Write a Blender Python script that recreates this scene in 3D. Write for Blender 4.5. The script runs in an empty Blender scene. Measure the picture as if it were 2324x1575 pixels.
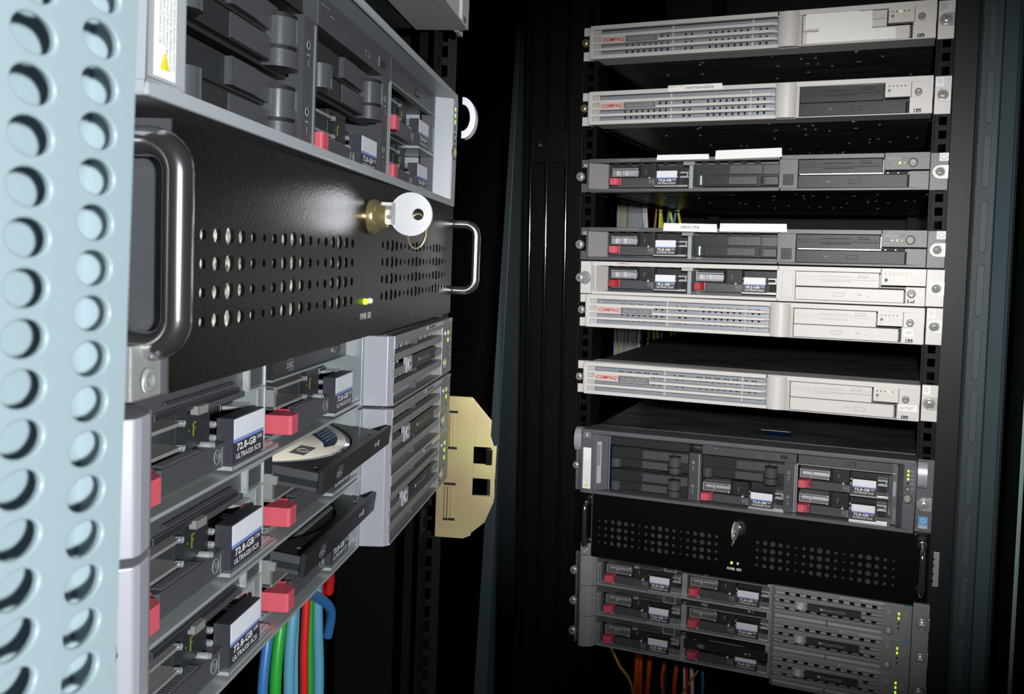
import bpy, bmesh, math, random
from mathutils import Vector, Matrix
random.seed(5)
C = bpy.context.scene.collection
# ------------------------------------------------------------------ camera frame, world, lights
F_PX, CX, CY, RW, RH = 2053.58, 1201.96, 717.57, 2324, 1575
def rod(w):
    w = Vector(w); t = w.length
    return Matrix.Rotation(t, 3, w / t)
MR = rod((-.06402397, .39209178, -.0318807)); TR = Vector((2.83022439, 3.75290496, 11.21551567)) * .1
ML = rod((-.08461367, -1.45783135, .01818628)); TL = Vector((-.77632597, 6.95647536, 4.49389735)) * .1
SR, SL = .92934306, 1.01808295
CAM_H = 1.10
up = (MR @ Vector((0, 1, 0)) + ML @ Vector((0, 1, 0))).normalized()
fw = (Vector((0, 0, 1)) - up * up.z).normalized()
# the camera axes (right, up, forward) are left handed; right = fw x up mirrored
rt = -fw.cross(up) if (-fw.cross(up)).x > 0 else fw.cross(up)
def to_world(v, point=True):
    r = Vector((v.dot(rt), v.dot(fw), v.dot(up)))
    if point: r.z += CAM_H
    return r
def frame(M, T, s):
    X = to_world(M @ Vector((1, 0, 0)), False) * s
    Y = to_world(M @ Vector((0, 0, 1)), False)
    Z = to_world(M @ Vector((0, 1, 0)), False)
    O = to_world(T + M @ Vector((-.2413 * s, 0, 0)))
    m = Matrix.Identity(4)
    for i, a in enumerate((X, Y, Z, O)):
        for j in range(3): m[j][i] = a[j]
    return m
FR, FL = frame(MR, TR, SR), frame(ML, TL, SL)      # rack frames: x right, y into the rack, z up, origin at top left ear

cam = bpy.data.cameras.new('camera'); co = bpy.data.objects.new('camera', cam); C.objects.link(co)
cm = Matrix.Identity(4)
for i, a in enumerate((to_world(Vector((1, 0, 0)), False), to_world(Vector((0, 1, 0)), False), to_world(Vector((0, 0, -1)), False), to_world(Vector((0, 0, 0))))):
    for j in range(3): cm[j][i] = a[j]
co.matrix_world = cm
cam.sensor_width = 36; cam.sensor_fit = 'HORIZONTAL'; cam.lens = 36 * F_PX / RW
cam.shift_x = -(CX - RW / 2) / RW; cam.shift_y = (CY - RH / 2) / RW
cam.clip_start = .01; cam.clip_end = 50
cam.dof.use_dof = True; cam.dof.focus_distance = .62; cam.dof.aperture_fstop = 36
bpy.context.scene.camera = co

w = bpy.data.worlds.new('world'); bpy.context.scene.world = w; w.use_nodes = True
w.node_tree.nodes['Background'].inputs[0].default_value = (.5, .6, .7, 1)
w.node_tree.nodes['Background'].inputs[1].default_value = .004

def spot(name, pos, aim, energy, size, blend, radius, col=(1, 1, 1)):
    l = bpy.data.lights.new(name, 'SPOT'); l.energy = energy; l.spot_size = math.radians(size); l.spot_blend = blend
    l.shadow_soft_size = radius; l.color = col
    o = bpy.data.objects.new(name, l); C.objects.link(o)
    p, a = to_world(Vector(pos)), to_world(Vector(aim))
    o.location = p; o.rotation_euler = (a - p).to_track_quat('-Z', 'Y').to_euler()
spot('flash_lamp_left', (.25, .0, -.3), (-.12, -.03, .40), 38, 62, .7, .02, (.93, .97, 1))
spot('flash_lamp_right', (.02, .07, .0), (.30, .01, 1.10), 62, 50, 1, .02, (1, .985, .975))

vs = bpy.context.scene.view_settings
vs.view_transform = 'Standard'; vs.look = 'None'; vs.gamma = 1; vs.use_curve_mapping = False; vs.exposure = 0

# ------------------------------------------------------------------ materials
MATS = {}
def mat(name, col, rough=.5, metal=0, bump=0, bscale=400, emit=0, spec=.5, noise=0, nscale=30, col2=None, alpha=1, trans=0, coat=0, aniso=None):
    m = bpy.data.materials.new(name); m.use_nodes = True; nt = m.node_tree; b = nt.nodes['Principled BSDF']
    b.inputs['Base Color'].default_value = (*col, 1); b.inputs['Roughness'].default_value = rough
    b.inputs['Metallic'].default_value = metal; b.inputs['Specular IOR Level'].default_value = spec
    b.inputs['Coat Weight'].default_value = coat
    b.inputs['Transmission Weight'].default_value = trans
    if emit: b.inputs['Emission Color'].default_value = (*col, 1); b.inputs['Emission Strength'].default_value = emit
    tc = nt.nodes.new('ShaderNodeTexCoord')
    if noise or col2:
        n = nt.nodes.new('ShaderNodeTexNoise'); n.inputs['Scale'].default_value = nscale; n.inputs['Detail'].default_value = 6
        src = tc.outputs['Object']
        if aniso:
            mp = nt.nodes.new('ShaderNodeMapping'); mp.inputs['Scale'].default_value = aniso
            nt.links.new(src, mp.inputs[0]); src = mp.outputs[0]
        nt.links.new(src, n.inputs['Vector'])
        r = nt.nodes.new('ShaderNodeValToRGB'); r.color_ramp.elements[0].position = .35; r.color_ramp.elements[1].position = .68
        c2 = col2 or tuple(max(0, c * (1 - noise)) for c in col)
        r.color_ramp.elements[0].color = (*col, 1); r.color_ramp.elements[1].color = (*c2, 1)
        nt.links.new(n.outputs['Fac'], r.inputs[0]); nt.links.new(r.outputs[0], b.inputs['Base Color'])
    if bump:
        n = nt.nodes.new('ShaderNodeTexNoise'); n.inputs['Scale'].default_value = bscale; n.inputs['Detail'].default_value = 3
        bp = nt.nodes.new('ShaderNodeBump'); bp.inputs['Strength'].default_value = bump; bp.inputs['Distance'].default_value = .0006
        nt.links.new(tc.outputs['Object'], n.inputs['Vector']); nt.links.new(n.outputs['Fac'], bp.inputs['Height']); nt.links.new(bp.outputs[0], b.inputs['Normal'])
    MATS[name] = m
mat('white_plastic', (.60, .578, .55), .42, bump=.15, bscale=900)
mat('white_plastic_dark', (.42, .40, .38), .5, bump=.15)
mat('badge_plastic', (.60, .50, .46), .45)
mat('graphite_plastic', (.085, .085, .088), .38, bump=.3, bscale=1300)
mat('graphite_light', (.23, .228, .225), .42, bump=.15, bscale=1300)
mat('slate_plastic', (.105, .105, .118), .35, bump=.2)
mat('bezel_grey', (.38, .40, .42), .4, bump=.05)
mat('silver_paint', (.40, .40, .44), .36, metal=.25, bump=.06, bscale=1600)
mat('dark_plastic', (.022, .024, .026), .38, bump=.25, bscale=1200, spec=.25)
mat('drive_plastic', (.062, .064, .070), .38, bump=.2, bscale=1300, spec=.35)
mat('black_gloss', (.007, .007, .007), .22, bump=.1, bscale=900)
mat('black_panel', (.0035, .0035, .003), .27, bump=.2, bscale=900, spec=.22)
mat('filter_shaded', (.05, .05, .045), .8, noise=.9, nscale=500)  # shaded copy of filter_mesh: weaker light on the far chassis put into colour
mat('black_matte', (.004, .004, .004), .7)
mat('rack_black', (.003, .003, .003), .5, bump=.08, bscale=500, spec=.12)
mat('rack_gloss', (.004, .004, .005), .1, spec=.6)
mat('rack_flange', (.012, .013, .015), .45, bump=.1, spec=.16)
mat('dark_steel', (.085, .10, .10), .33, metal=.2, noise=.6, nscale=9, aniso=(1, 4, 1), spec=.7)
mat('steel', (.50, .53, .53), .3, metal=.45, bump=.1)
mat('steel_satin', (.30, .33, .34), .4, metal=.35, bump=.15)
mat('carrier_metal', (.30, .30, .29), .42, metal=.3, bump=.25)
mat('chrome', (.74, .74, .76), .16, metal=.97)
mat('glossy_grey', (.07, .075, .08), .24, spec=1, coat=1)
mat('led_mark', (.20, .23, .01), .5, emit=.25)
mat('brass', (.62, .50, .24), .24, metal=.8)
mat('screw_metal', (.50, .49, .46), .25, metal=.5)
mat('red_latch', (.58, .09, .12), .42)
mat('red_latch_shaded', (.30, .012, .025), .5)  # shaded copy of red_latch: grazing light put into the colour
mat('dark_red_latch', (.35, .02, .03), .45)
mat('label_white', (.74, .75, .80), .5)
mat('label_blue', (.20, .28, .62), .5)
mat('label_black', (.035, .035, .045), .45)
mat('print_white', (.85, .85, .85), .5)
mat('print_grey', (.33, .34, .36), .5)
mat('print_dark', (.05, .05, .06), .6)
mat('print_red', (.50, .045, .04), .5)
mat('print_violet', (.26, .27, .36), .6)
mat('badge_grey', (.16, .17, .185), .4)
mat('paper', (.86, .86, .84), .7)
mat('paper_foil', (.80, .66, .50), .35, col2=(.9, .85, .8), nscale=60)
mat('grille_metal', (.30, .32, .36), .32, metal=.3)
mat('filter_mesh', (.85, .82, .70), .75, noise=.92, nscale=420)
mat('led_green', (.55, 1.0, .04), .4, emit=.9)
mat('led_dim', (.30, .36, .02), .4, emit=.3)
mat('led_off', (.03, .035, .03), .3)
mat('button_grey', (.20, .19, .20), .35)
mat('zinc_yellow', (.60, .54, .24), .36, metal=.3, col2=(.50, .36, .22), nscale=14, bump=.1)
mat('door_paint', (.25, .315, .34), .36, bump=.05)
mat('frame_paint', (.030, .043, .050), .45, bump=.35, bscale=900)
mat('frame_paint_lit', (.060, .088, .100), .4, bump=.35, bscale=900)  # paler copy of frame_paint, light on angled faces and edges put into colour
mat('key_metal', (.80, .80, .82), .33, metal=.55, bump=.25, bscale=700)
mat('warning_yellow', (.85, .72, .03), .5)
mat('disc_cream', (.70, .62, .50), .25)
mat('disc_navy', (.02, .05, .12), .25)
mat('disc_clear', (.65, .68, .70), .08, metal=.6)
mat('sticker_blue', (.10, .33, .62), .4)
mat('sticker_silver', (.55, .57, .58), .3, metal=.3)
mat('sticker_navy', (.01, .03, .09), .2)
mat('glass_green', (.20, .33, .22), .15)
mat('frame_tab', (.043, .060, .070), .42, bump=.3, bscale=900)
mat('duct_grey', (.26, .30, .34), .5)
for n, c in dict(blue=(.035, .15, .38), cyan=(.10, .29, .42), green=(.02, .30, .03), emerald=(.01, .28, .13), red=(.55, .015, .015), yellow=(.62, .62, .03), white=(.62, .62, .66), orange=(.70, .10, .01), tan=(.45, .30, .13), navy=(.02, .06, .10), brown=(.30, .12, .06), gold=(.45, .30, .02)).items():
    mat('cable_' + n, c, .38)
mat('wall_paint', (.03, .03, .032), .8); mat('floor_tile', (.05, .05, .052), .6); mat('ceiling_paint', (.04, .04, .04), .9)

# ------------------------------------------------------------------ mesh builder (mm; x right, p towards the viewer, z up)
TXT = {}
def text_geo(s, shear=0, bold=0):
    k = (s, shear, bold)
    if k not in TXT:
        cu = bpy.data.curves.new('t', 'FONT'); cu.body = s; cu.size = 1; cu.shear = shear; cu.offset = bold; cu.resolution_u = 2
        o = bpy.data.objects.new('t', cu); me = bpy.data.meshes.new_from_object(o)
        v = [(a.co.x, a.co.y) for a in me.vertices]; f = [tuple(p.vertices) for p in me.polygons]
        x0 = min(a[0] for a in v); x1 = max(a[0] for a in v); y0 = min(a[1] for a in v); y1 = max(a[1] for a in v)
        TXT[k] = ([((a[0] - x0) / (x1 - x0), (a[1] - y0) / (y1 - y0)) for a in v], f)
        bpy.data.objects.remove(o); bpy.data.curves.remove(cu); bpy.data.meshes.remove(me)
    return TXT[k]
class B:
    def __init__(s): s.v = []; s.f = []; s.m = []; s.sm = []; s.mats = []; s.flat = set()
    def mi(s, n):
        if n not in s.mats: s.mats.append(n)
        return s.mats.index(n)
    def add(s, vs_, fs, m, smooth=False):
        o = len(s.v); i = s.mi(m)
        s.v += [tuple(a) for a in vs_]
        for f in fs: s.f.append(tuple(o + k for k in f)); s.m.append(i); s.sm.append(smooth)
        return s
    def box(s, x0, x1, p0, p1, z0, z1, m):
        return s.add([(x, p, z) for x in (x0, x1) for p in (p0, p1) for z in (z0, z1)],
                     [(0, 1, 3, 2), (4, 6, 7, 5), (0, 4, 5, 1), (2, 3, 7, 6), (0, 2, 6, 4), (1, 5, 7, 3)], m)
    def prism(s, pts, a0, a1, axis, m, smooth=False):
        # axis 'z': pts (x,p); axis 'x': pts (p,z); axis 'p': pts (x,z)
        n = len(pts)
        g = {'z': lambda a, b, c: (a, b, c), 'x': lambda a, b, c: (c, a, b), 'p': lambda a, b, c: (a, c, b)}[axis]
        vs_ = [g(a, b, a0) for a, b in pts] + [g(a, b, a1) for a, b in pts]
        s.add(vs_, [tuple(range(n)), tuple(range(2 * n - 1, n - 1, -1))], m)
        return s.add(vs_, [(i, (i + 1) % n, n + (i + 1) % n, n + i) for i in range(n)], m, smooth)
    def lathe(s, x, z, prof, m, n=20, smooth=True, axis='p', p=0):
        # prof: (r, p) from back to front
        vs_ = []
        for r, q in prof:
            for k in range(n):
                a = 2 * math.pi * k / n
                if axis == 'p': vs_.append((x + r * math.cos(a), q, z + r * math.sin(a)))
                elif axis == 'x': vs_.append((q, p + r * math.cos(a), z + r * math.sin(a)))
                else: vs_.append((x + r * math.cos(a), p + r * math.sin(a), q))
        fs = []
        for j in range(len(prof) - 1):
            for k in range(n): fs.append((j * n + k, j * n + (k + 1) % n, (j + 1) * n + (k + 1) % n, (j + 1) * n + k))
        s.add(vs_, fs, m, smooth)
        return s.add([vs_[k] for k in range(n)] + [vs_[(len(prof) - 1) * n + k] for k in range(n)], [tuple(range(n)), tuple(range(n, 2 * n))], m)
    def tube(s, path, r, m, n=10, closed=False):
        P = [Vector(a) for a in path]; vs_ = []; L = len(P); prev = None
        for i, a in enumerate(P):
            if closed: t = P[(i + 1) % L] - P[i - 1]
            else: t = P[min(i + 1, L - 1)] - P[max(i - 1, 0)]
            t.normalize()
            if prev is None:
                u = t.orthogonal().normalized()
            else:
                u = (prev - t * prev.dot(t)).normalized()
            prev = u; v2 = t.cross(u)
            for k in range(n):
                an = 2 * math.pi * k / n; vs_.append(a + u * (r * math.cos(an)) + v2 * (r * math.sin(an)))
        fs = []
        for j in range(L if closed else L - 1):
            for k in range(n):
                j2 = (j + 1) % L; fs.append((j * n + k, j * n + (k + 1) % n, j2 * n + (k + 1) % n, j2 * n + k))
        s.add(vs_, fs, m, True)
        if not closed: s.add([vs_[k] for k in range(n)] + [vs_[(L - 1) * n + k] for k in range(n)], [tuple(range(n)), tuple(range(n, 2 * n))], m)
        return s
    def text(s, t, x0, z0, w_, h, p, m, shear=0, bold=0, vert=False):
        v, f = text_geo(t, shear, bold)
        if vert: return s.add([(x0 - b * h, p, z0 + a * w_) for a, b in v], f, m)
        return s.add([(x0 + a * w_, p, z0 + b * h) for a, b in v], f, m)
    def quad(s, x0, x1, z0, z1, p, m, t=.25): return s.box(x0, x1, p - .3, p + t, z0, z1, m)
    def frame(s, x0, x1, z0, z1, t, p0, p1, m):
        s.box(x0, x1, p0, p1, z0, z0 + t, m); s.box(x0, x1, p0, p1, z1 - t, z1, m)
        s.box(x0, x0 + t, p0, p1, z0 + t, z1 - t, m); return s.box(x1 - t, x1, p0, p1, z0 + t, z1 - t, m)
    def perf(s, xs, zs, hole, p0, p1, m, n=12, mwall=None, rim=0):
        """sheet over the grid lines xs, zs; hole(i,j) -> (rx, rz) or None gives a real opening in that cell"""
        mwall = mwall or m
        for i in range(len(xs) - 1):
            for j in range(len(zs) - 1):
                x0, x1, z0, z1 = xs[i], xs[i + 1], zs[j], zs[j + 1]; h = hole(i, j)
                if not h:
                    for p in (p0, p1): s.add([(x0, p, z0), (x1, p, z0), (x1, p, z1), (x0, p, z1)], [(0, 1, 2, 3)], m)
                    continue
                cx_, cz_ = (x0 + x1) / 2, (z0 + z1) / 2
                ring, outer = [], []
                for k in range(n):
                    a = 2 * math.pi * (k + .5) / n; c, d = math.cos(a), math.sin(a)
                    ring.append((cx_ + h[0] * c, cz_ + h[1] * d)); q = max(abs(c), abs(d))
                    outer.append((cx_ + (x1 - x0) / 2 * c / q, cz_ + (z1 - z0) / 2 * d / q))
                inner = ring
                if rim: ring = [(cx_ + (a - cx_) * (1 + rim / h[0]), cz_ + (b - cz_) * (1 + rim / h[1])) for a, b in ring]
                for p in (p0, p1):
                    vv = [(a, p, b) for a, b in ring] + [(a, p, b) for a, b in outer]; ff = []
                    for k in range(n):
                        k2 = (k + 1) % n; A, D = outer[k], outer[k2]
                        if abs(A[0] - D[0]) > 1e-6 and abs(A[1] - D[1]) > 1e-6:
                            cxn = x1 if max(A[0], D[0]) > cx_ else x0; czn = z1 if max(A[1], D[1]) > cz_ else z0
                            vv.append((cxn, p, czn)); ff.append((k, k2, n + k2, len(vv) - 1, n + k))
                        else: ff.append((k, k2, n + k2, n + k))
                    s.add(vv, ff, m)
                rings = [[(a, p0, b) for a, b in ring]]
                if rim:
                    for q in (0, .3, .7, 1):      # rolled edge
                        f_ = math.sin(q * math.pi / 2); g_ = 1 - math.cos(q * math.pi / 2)
                        rings.append([(A[0] + (D[0] - A[0]) * (1 - f_), p1 - rim * (1 - g_), A[1] + (D[1] - A[1]) * (1 - f_)) if False else (D[0] + (A[0] - D[0]) * g_, p1 - rim * (1 - f_), D[1] + (A[1] - D[1]) * g_) for A, D in zip(ring, inner)])
                else: rings.append([(a, p1, b) for a, b in ring])
                vv = sum(rings, [])
                s.add(vv, [(j_ * n + k, j_ * n + (k + 1) % n, (j_ + 1) * n + (k + 1) % n, (j_ + 1) * n + k) for j_ in range(len(rings) - 1) for k in range(n)], mwall, True)
        X0, X1, Z0, Z1 = xs[0], xs[-1], zs[0], zs[-1]
        return s.add([(x, p, z) for x in (X0, X1) for p in (p0, p1) for z in (Z0, Z1)], [(0, 1, 3, 2), (4, 6, 7, 5), (0, 4, 6, 2), (1, 3, 7, 5)], m)
    def mesh(s, name, bevel=0):
        me = bpy.data.meshes.new(name)
        me.from_pydata([(x * .001, -p * .001, z * .001) for x, p, z in s.v], [], s.f)
        for n in s.mats: me.materials.append(MATS[n])
        me.polygons.foreach_set('material_index', s.m); me.polygons.foreach_set('use_smooth', s.sm)
        bm = bmesh.new(); bm.from_mesh(me)
        if bevel: bmesh.ops.remove_doubles(bm, verts=bm.verts, dist=1e-6)
        bmesh.ops.recalc_face_normals(bm, faces=bm.faces)
        if bevel:
            es = [e for e in bm.edges if len(e.link_faces) == 2 and e.calc_face_angle(0) > .6]
            bmesh.ops.bevel(bm, geom=es, offset=bevel * .001, segments=2, affect='EDGES', clamp_overlap=True, profile=.5)
        bm.to_mesh(me); bm.free(); return me
CACHE = {}
def part(parent, name, key, fn, bevel=0, label=None, kind=None, off=None):
    """one mesh child; alike parts share their mesh through the key"""
    if key is None or key not in CACHE:
        b = B(); fn(b); me = b.mesh(name, bevel)
        if key is not None: CACHE[key] = me
    else: me = CACHE[key]
    o = bpy.data.objects.new(name, me); C.objects.link(o)
    if parent: o.parent = parent
    if off: o.location = (off[0] * .001, -off[1] * .001, off[2] * .001)
    if label: o['label'] = label
    if kind: o['kind'] = kind
    return o
def thing(name, label, cat, M=None, group=None):
    o = bpy.data.objects.new(name, None); C.objects.link(o); o.empty_display_size = .02
    if M is not None: o.matrix_world = M
    o['label'] = label; o['category'] = cat
    if group: o['group'] = group
    return o
def solo(name, label, cat, fn, M=None, group=None, bevel=0, key=None):
    o = part(None, name, key, fn, bevel)
    if M is not None: o.matrix_world = M
    o['label'] = label; o['category'] = cat
    if group: o['group'] = group
    return o
U = 44.45
def slot_matrix(Fm, slot, n, dzl=0, dzr=0, dx=0, dp=0):
    """bottom left corner of a unit whose top edge is at the given slot"""
    roll = math.atan2(dzr - dzl, 482.6)
    return Fm @ Matrix.Translation((dx * .001, -dp * .001, (-(slot + n) * U + dzl) * .001)) @ Matrix.Rotation(-roll, 4, 'Y')
# ------------------------------------------------------------------ structure
def sbox(name, x0, x1, y0, y1, z0, z1, m):
    o = part(None, name, None, lambda b: b.box(x0 * 1000, x1 * 1000, -y0 * 1000, -y1 * 1000, z0 * 1000, z1 * 1000, m)); o['kind'] = 'structure'
sbox('floor', -3, 3, -2, 4, -.1, 0, 'floor_tile'); sbox('ceiling', -3, 3, -2, 4, 2.7, 2.8, 'ceiling_paint')
sbox('wall_back', -3, 3, 4, 4.1, 0, 2.7, 'wall_paint'); sbox('wall_left', -3.1, -3, -2, 4, 0, 2.7, 'wall_paint')
sbox('wall_right', 3, 3.1, -2, 4, 0, 2.7, 'wall_paint'); sbox('wall_front', -3, 3, -2.1, -2, 0, 2.7, 'wall_paint')
# ------------------------------------------------------------------ shared device parts
def tray(parent, n, m='dark_steel', x0=22, x1=461):
    """sheet metal body behind the bezel, with its rivets"""
    def f(b):
        b.box(x0, x1, -640, -30, 1.2, U * n - 1.6, m)
    o = part(parent, 'chassis_body', ('tray', n, m, x0, x1), f, .8)
    def g(b):
        r = random.Random(3)
        for k in range(34):
            x, p = r.uniform(x0 + 12, x1 - 12), -r.uniform(40, 420)
            b.lathe(x, 0, [(2.0, 1.3), (1.8, .8), (.9, .5)], 'steel', 8, axis='z', p=p)
        for x in (x0 + 235, x0 + 345):
            b.lathe(x, 0, [(3.6, 1.3), (3, .4), (1.6, .1)], 'steel_satin', 10, axis='z', p=-100)
            b.box(x - 2, x + 2, -100, -40, .6, 1.3, m)
    part(o, 'rivets', ('rivets', n, x0), g, kind='stuff')
    return o
def thumb_screw(parent, x, z, r=5.6, p0=3, p1=15, m='screw_metal'):
    def f(b):
        b.lathe(0, 0, [(r * .55, p0), (r * .55, p0 + 3), (r, p0 + 3.5), (r, p1 - 3), (r * .9, p1 - 1), (r * .6, p1), (.01, p1 + .2)], m, 20)
        b.box(-r * .55, r * .55, p1 - .2, p1 + .35, -.5, .5, 'print_dark'); b.box(-.5, .5, p1 - .2, p1 + .35, -r * .55, r * .55, 'print_dark')
    return part(parent, 'thumb_screw', ('tscrew', r, p0, p1, m), f, off=(x, 0, z))
def panel_screw(parent, x, z, m='screw_metal', r=5):
    def f(b):
        # raised boss with flat outer side, washer ring and cross head
        pts = [(9.2, -7.5), (9.2, 7.5)] + [(8 * math.cos(a) * 1.05, 7.5 * math.sin(a)) for a in [math.pi / 2 + k * math.pi / 12 for k in range(13)]]
        b.prism(pts, 3.5, 6, 'p', m)
        b.lathe(0, 0, [(r + 1.6, 6), (r + 1.6, 6.8), (r + .9, 7.2), (r + .5, 6.4), (r, 6.4), (r, 8.4), (r * .75, 9.3), (.01, 9.5)], m, 24)
        b.box(-r * .5, r * .5, 9.3, 9.75, -.55, .55, 'print_dark'); b.box(-.55, .55, 9.3, 9.75, -r * .5, r * .5, 'print_dark')
    return part(parent, 'captive_screw', ('pscrew', m, r), f, .2, off=(x, 0, z))
def hard_drive(parent, x, z, cap='72.8-GB', sup='10K', line='ULTRA320 SCSI', dp=0, lit=True, latch='red_latch'):
    def base(b):
        b.box(0, 113, -60, -22, .4, 27.5, 'dark_plastic')
        for zz in (13.2, 22.6):
            b.box(1, 39, -24, -6, zz, zz + 1.7, 'carrier_metal')
        b.box(1, 3, -24, -7, 13, 24, 'carrier_metal'); b.box(14, 17, -24, -14, 14.9, 22.6, 'silver_paint')
        b.box(3, 39, -22.5, -21, 14, 23, 'silver_paint')
        b.lathe(37.8, 14, [(1.4, -8), (1.4, -5.2), (.2, -4.8)], 'steel', 10); b.lathe(37.8, 23.4, [(1.4, -8), (1.4, -5.2), (.2, -4.8)], 'steel', 10)
        b.box(0, 66, -24, -8, 0, .9, 'carrier_metal'); b.box(66, 113, -24, 1, -1.2, .8, 'steel')
    o = part(parent, 'hard_drive', 'hdd', base, .15, off=(x, dp, z))
    def box_(b):
        b.prism([(39.5, -24), (39.5, -9.5), (44, -8), (64, -8), (66, -11), (66, -24)], 11.2, 29, 'z', 'dark_plastic')
    part(o, 'indicator_housing', 'hdd_box', box_, .4)
    def led(b):
        b.box(50, 50.4, -8.1, -7.8, 16, 21.6, 'led_mark'); b.box(50, 52.2, -8.1, -7.8, 21.1, 21.6, 'led_mark'); b.box(50, 51.6, -8.1, -7.8, 19, 19.4, 'led_mark')
        b.box(46.5, 47.1, -8.1, -7.8, 18.6, 19, 'led_mark')
    if lit: part(o, 'indicator_light', 'hdd_led', led)
    def lever(b):
        b.prism([(15.5, -9), (15.5, -3.6), (17, -2.6), (67.5, -2.6), (67.5, -9)], .9, 10.8, 'z', 'drive_plastic')
        for k in range(17): b.box(20 + k * 1.7, 20.8 + k * 1.7, -8, -3.4, 10.7, 11.5, 'drive_plastic')
        b.lathe(57, 10.8, [(1.8, -9), (1.8, -3), (.5, -2.5)], 'steel', 12)
        b.lathe(66.5, 17.5, [(1.5, -14), (1.5, -7.2), (.5, -6.6)], 'steel', 10); b.lathe(66.5, 12, [(1.5, -14), (1.5, -7.2), (.5, -6.6)], 'steel', 10)
        b.box(63, 64, -2.7, -2.4, 1.5, 9.5, 'print_grey')
    part(o, 'ejector_lever', 'hdd_lever', lever, .25)
    def latch_(b):
        b.prism([(0, -11), (0, 1.2), (1, 2.2), (8.5, 2.2), (12.6, -1.2), (13, -11)], 1.8, 11.0, 'z', latch)
        b.prism([(13, -12), (13, -4.4), (16, -5), (16, -12)], 1.4, 11.6, 'z', 'red_latch_shaded')
    part(o, 'release_latch', 'hdd_latch' + latch, latch_, .35)
    def logo(b):
        pts = [(59.4 + 2.6 * math.cos(a), -2.45, 6 + 2.9 * math.sin(a)) for a in [k * math.pi / 12 for k in range(24)]]
        b.tube(pts, .18, 'print_grey', 4, True); b.text('hp', 57.8, 4.6, 3.1, 3.4, -2.3, 'print_grey', shear=.3)
    part(o, 'round_emblem', 'hdd_logo', logo)
    def plate(b):
        b.box(67.8, 98.2, -7, 0, 1.2, 20.0, 'label_black')
        b.quad(68.8, 97.6, 11.2, 19.6, 0, 'label_white'); b.quad(68.8, 97.6, 9.8, 11.2, 0, 'label_blue')
        b.text(cap, 71.5, 5.9, 18.5, 3.1, .2, 'print_white', bold=.02); b.text(sup, 91.2, 7.2, 5.4, 1.8, .2, 'print_white')
        b.text(line, 70.8, 2.6, 24, 2.2, .2, 'print_white', bold=.008)
    part(o, 'capacity_label', 'hddlab' + cap + line, plate)
    def clip(b):
        b.box(99.4, 111.5, -20, -11, 17.2, 19, 'steel'); b.box(99.4, 111.5, -20, -11, 11.4, 13.2, 'steel'); b.box(108.8, 110.6, -20, -11, 13.2, 17.2, 'steel')
        b.box(99.4, 111.5, -24, -20.5, 1, 20, 'black_matte'); b.box(101, 108, -20, -13, 13.2, 14, 'carrier_metal'); b.box(99.4, 113, -16, -2, 0, 1.4, 'steel')
    part(o, 'spring_clip', 'hdd_clip', clip, .2)
    return o
def drive_blank(parent, x, z, dp=0, barrel=True):
    def f(b):
        b.box(0, 113, -14, -8, .4, 28, 'dark_plastic')
        b.box(0, 113, -9, -6, 14.6, 27.2, 'dark_plastic')
        b.box(47, 91, -6.5, -3.5, 15.5, 26.8, 'drive_plastic'); b.box(92, 113, -6.5, -4.6, 14.8, 26.8, 'drive_plastic')
        b.box(47, 70, -3.7, -2.9, 15.5, 26.8, 'drive_plastic')
    o = part(parent, 'drive_blank', 'blank', f, .3, off=(x, dp, z))
    def g(b):
        pts = [(1, -8)] + [(1 + 7 * (1 - math.cos(a)), -3 + 7 * math.sin(a)) for a in [k * math.pi / 12 for k in range(13)]] + [(15, -8)]
        b.prism(pts, 1.8, 13.4, 'z', 'glossy_grey', True)
    part(o, 'finger_grip', 'blank_grip', g)
    part(o, 'lever_bar', 'blank_bar', lambda b: (b.box(15, 84, -9, -4, 2, 12.6, 'dark_plastic'), b.box(46, 84, -4.2, -3.2, 2.4, 12.4, 'drive_plastic')), .3)
    def catch(b):
        arc = [(94 + 9 * math.cos(a), -3.5 + 8 * math.sin(a)) for a in [math.pi - k * math.pi / 14 for k in range(15)]]
        arc = [(85, -13)] + arc + [(103, -13)]; arc2 = [(94 + (x - 94) * .94, p - .8) for x, p in arc]
        b.prism(arc, .8, 8.2, 'z', 'drive_plastic', True); b.prism(arc2, 8.2, 10, 'z', 'black_matte', True)
        b.prism(arc, 10, 22, 'z', 'glossy_grey', True); b.prism(arc2, 22, 24, 'z', 'black_matte', True)
    if barrel: part(o, 'end_catch', 'blank_catch', catch)
    else: part(o, 'end_catch', 'blank_catch2', lambda b: (b.box(88, 112, -13, -7, 1, 12.6, 'black_gloss'), b.box(95, 112, -8, -3, 1.8, 11.6, 'drive_plastic'), b.box(93.4, 94.4, -8, -4, 1.8, 11.6, 'carrier_metal')), .3)
    return o
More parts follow.
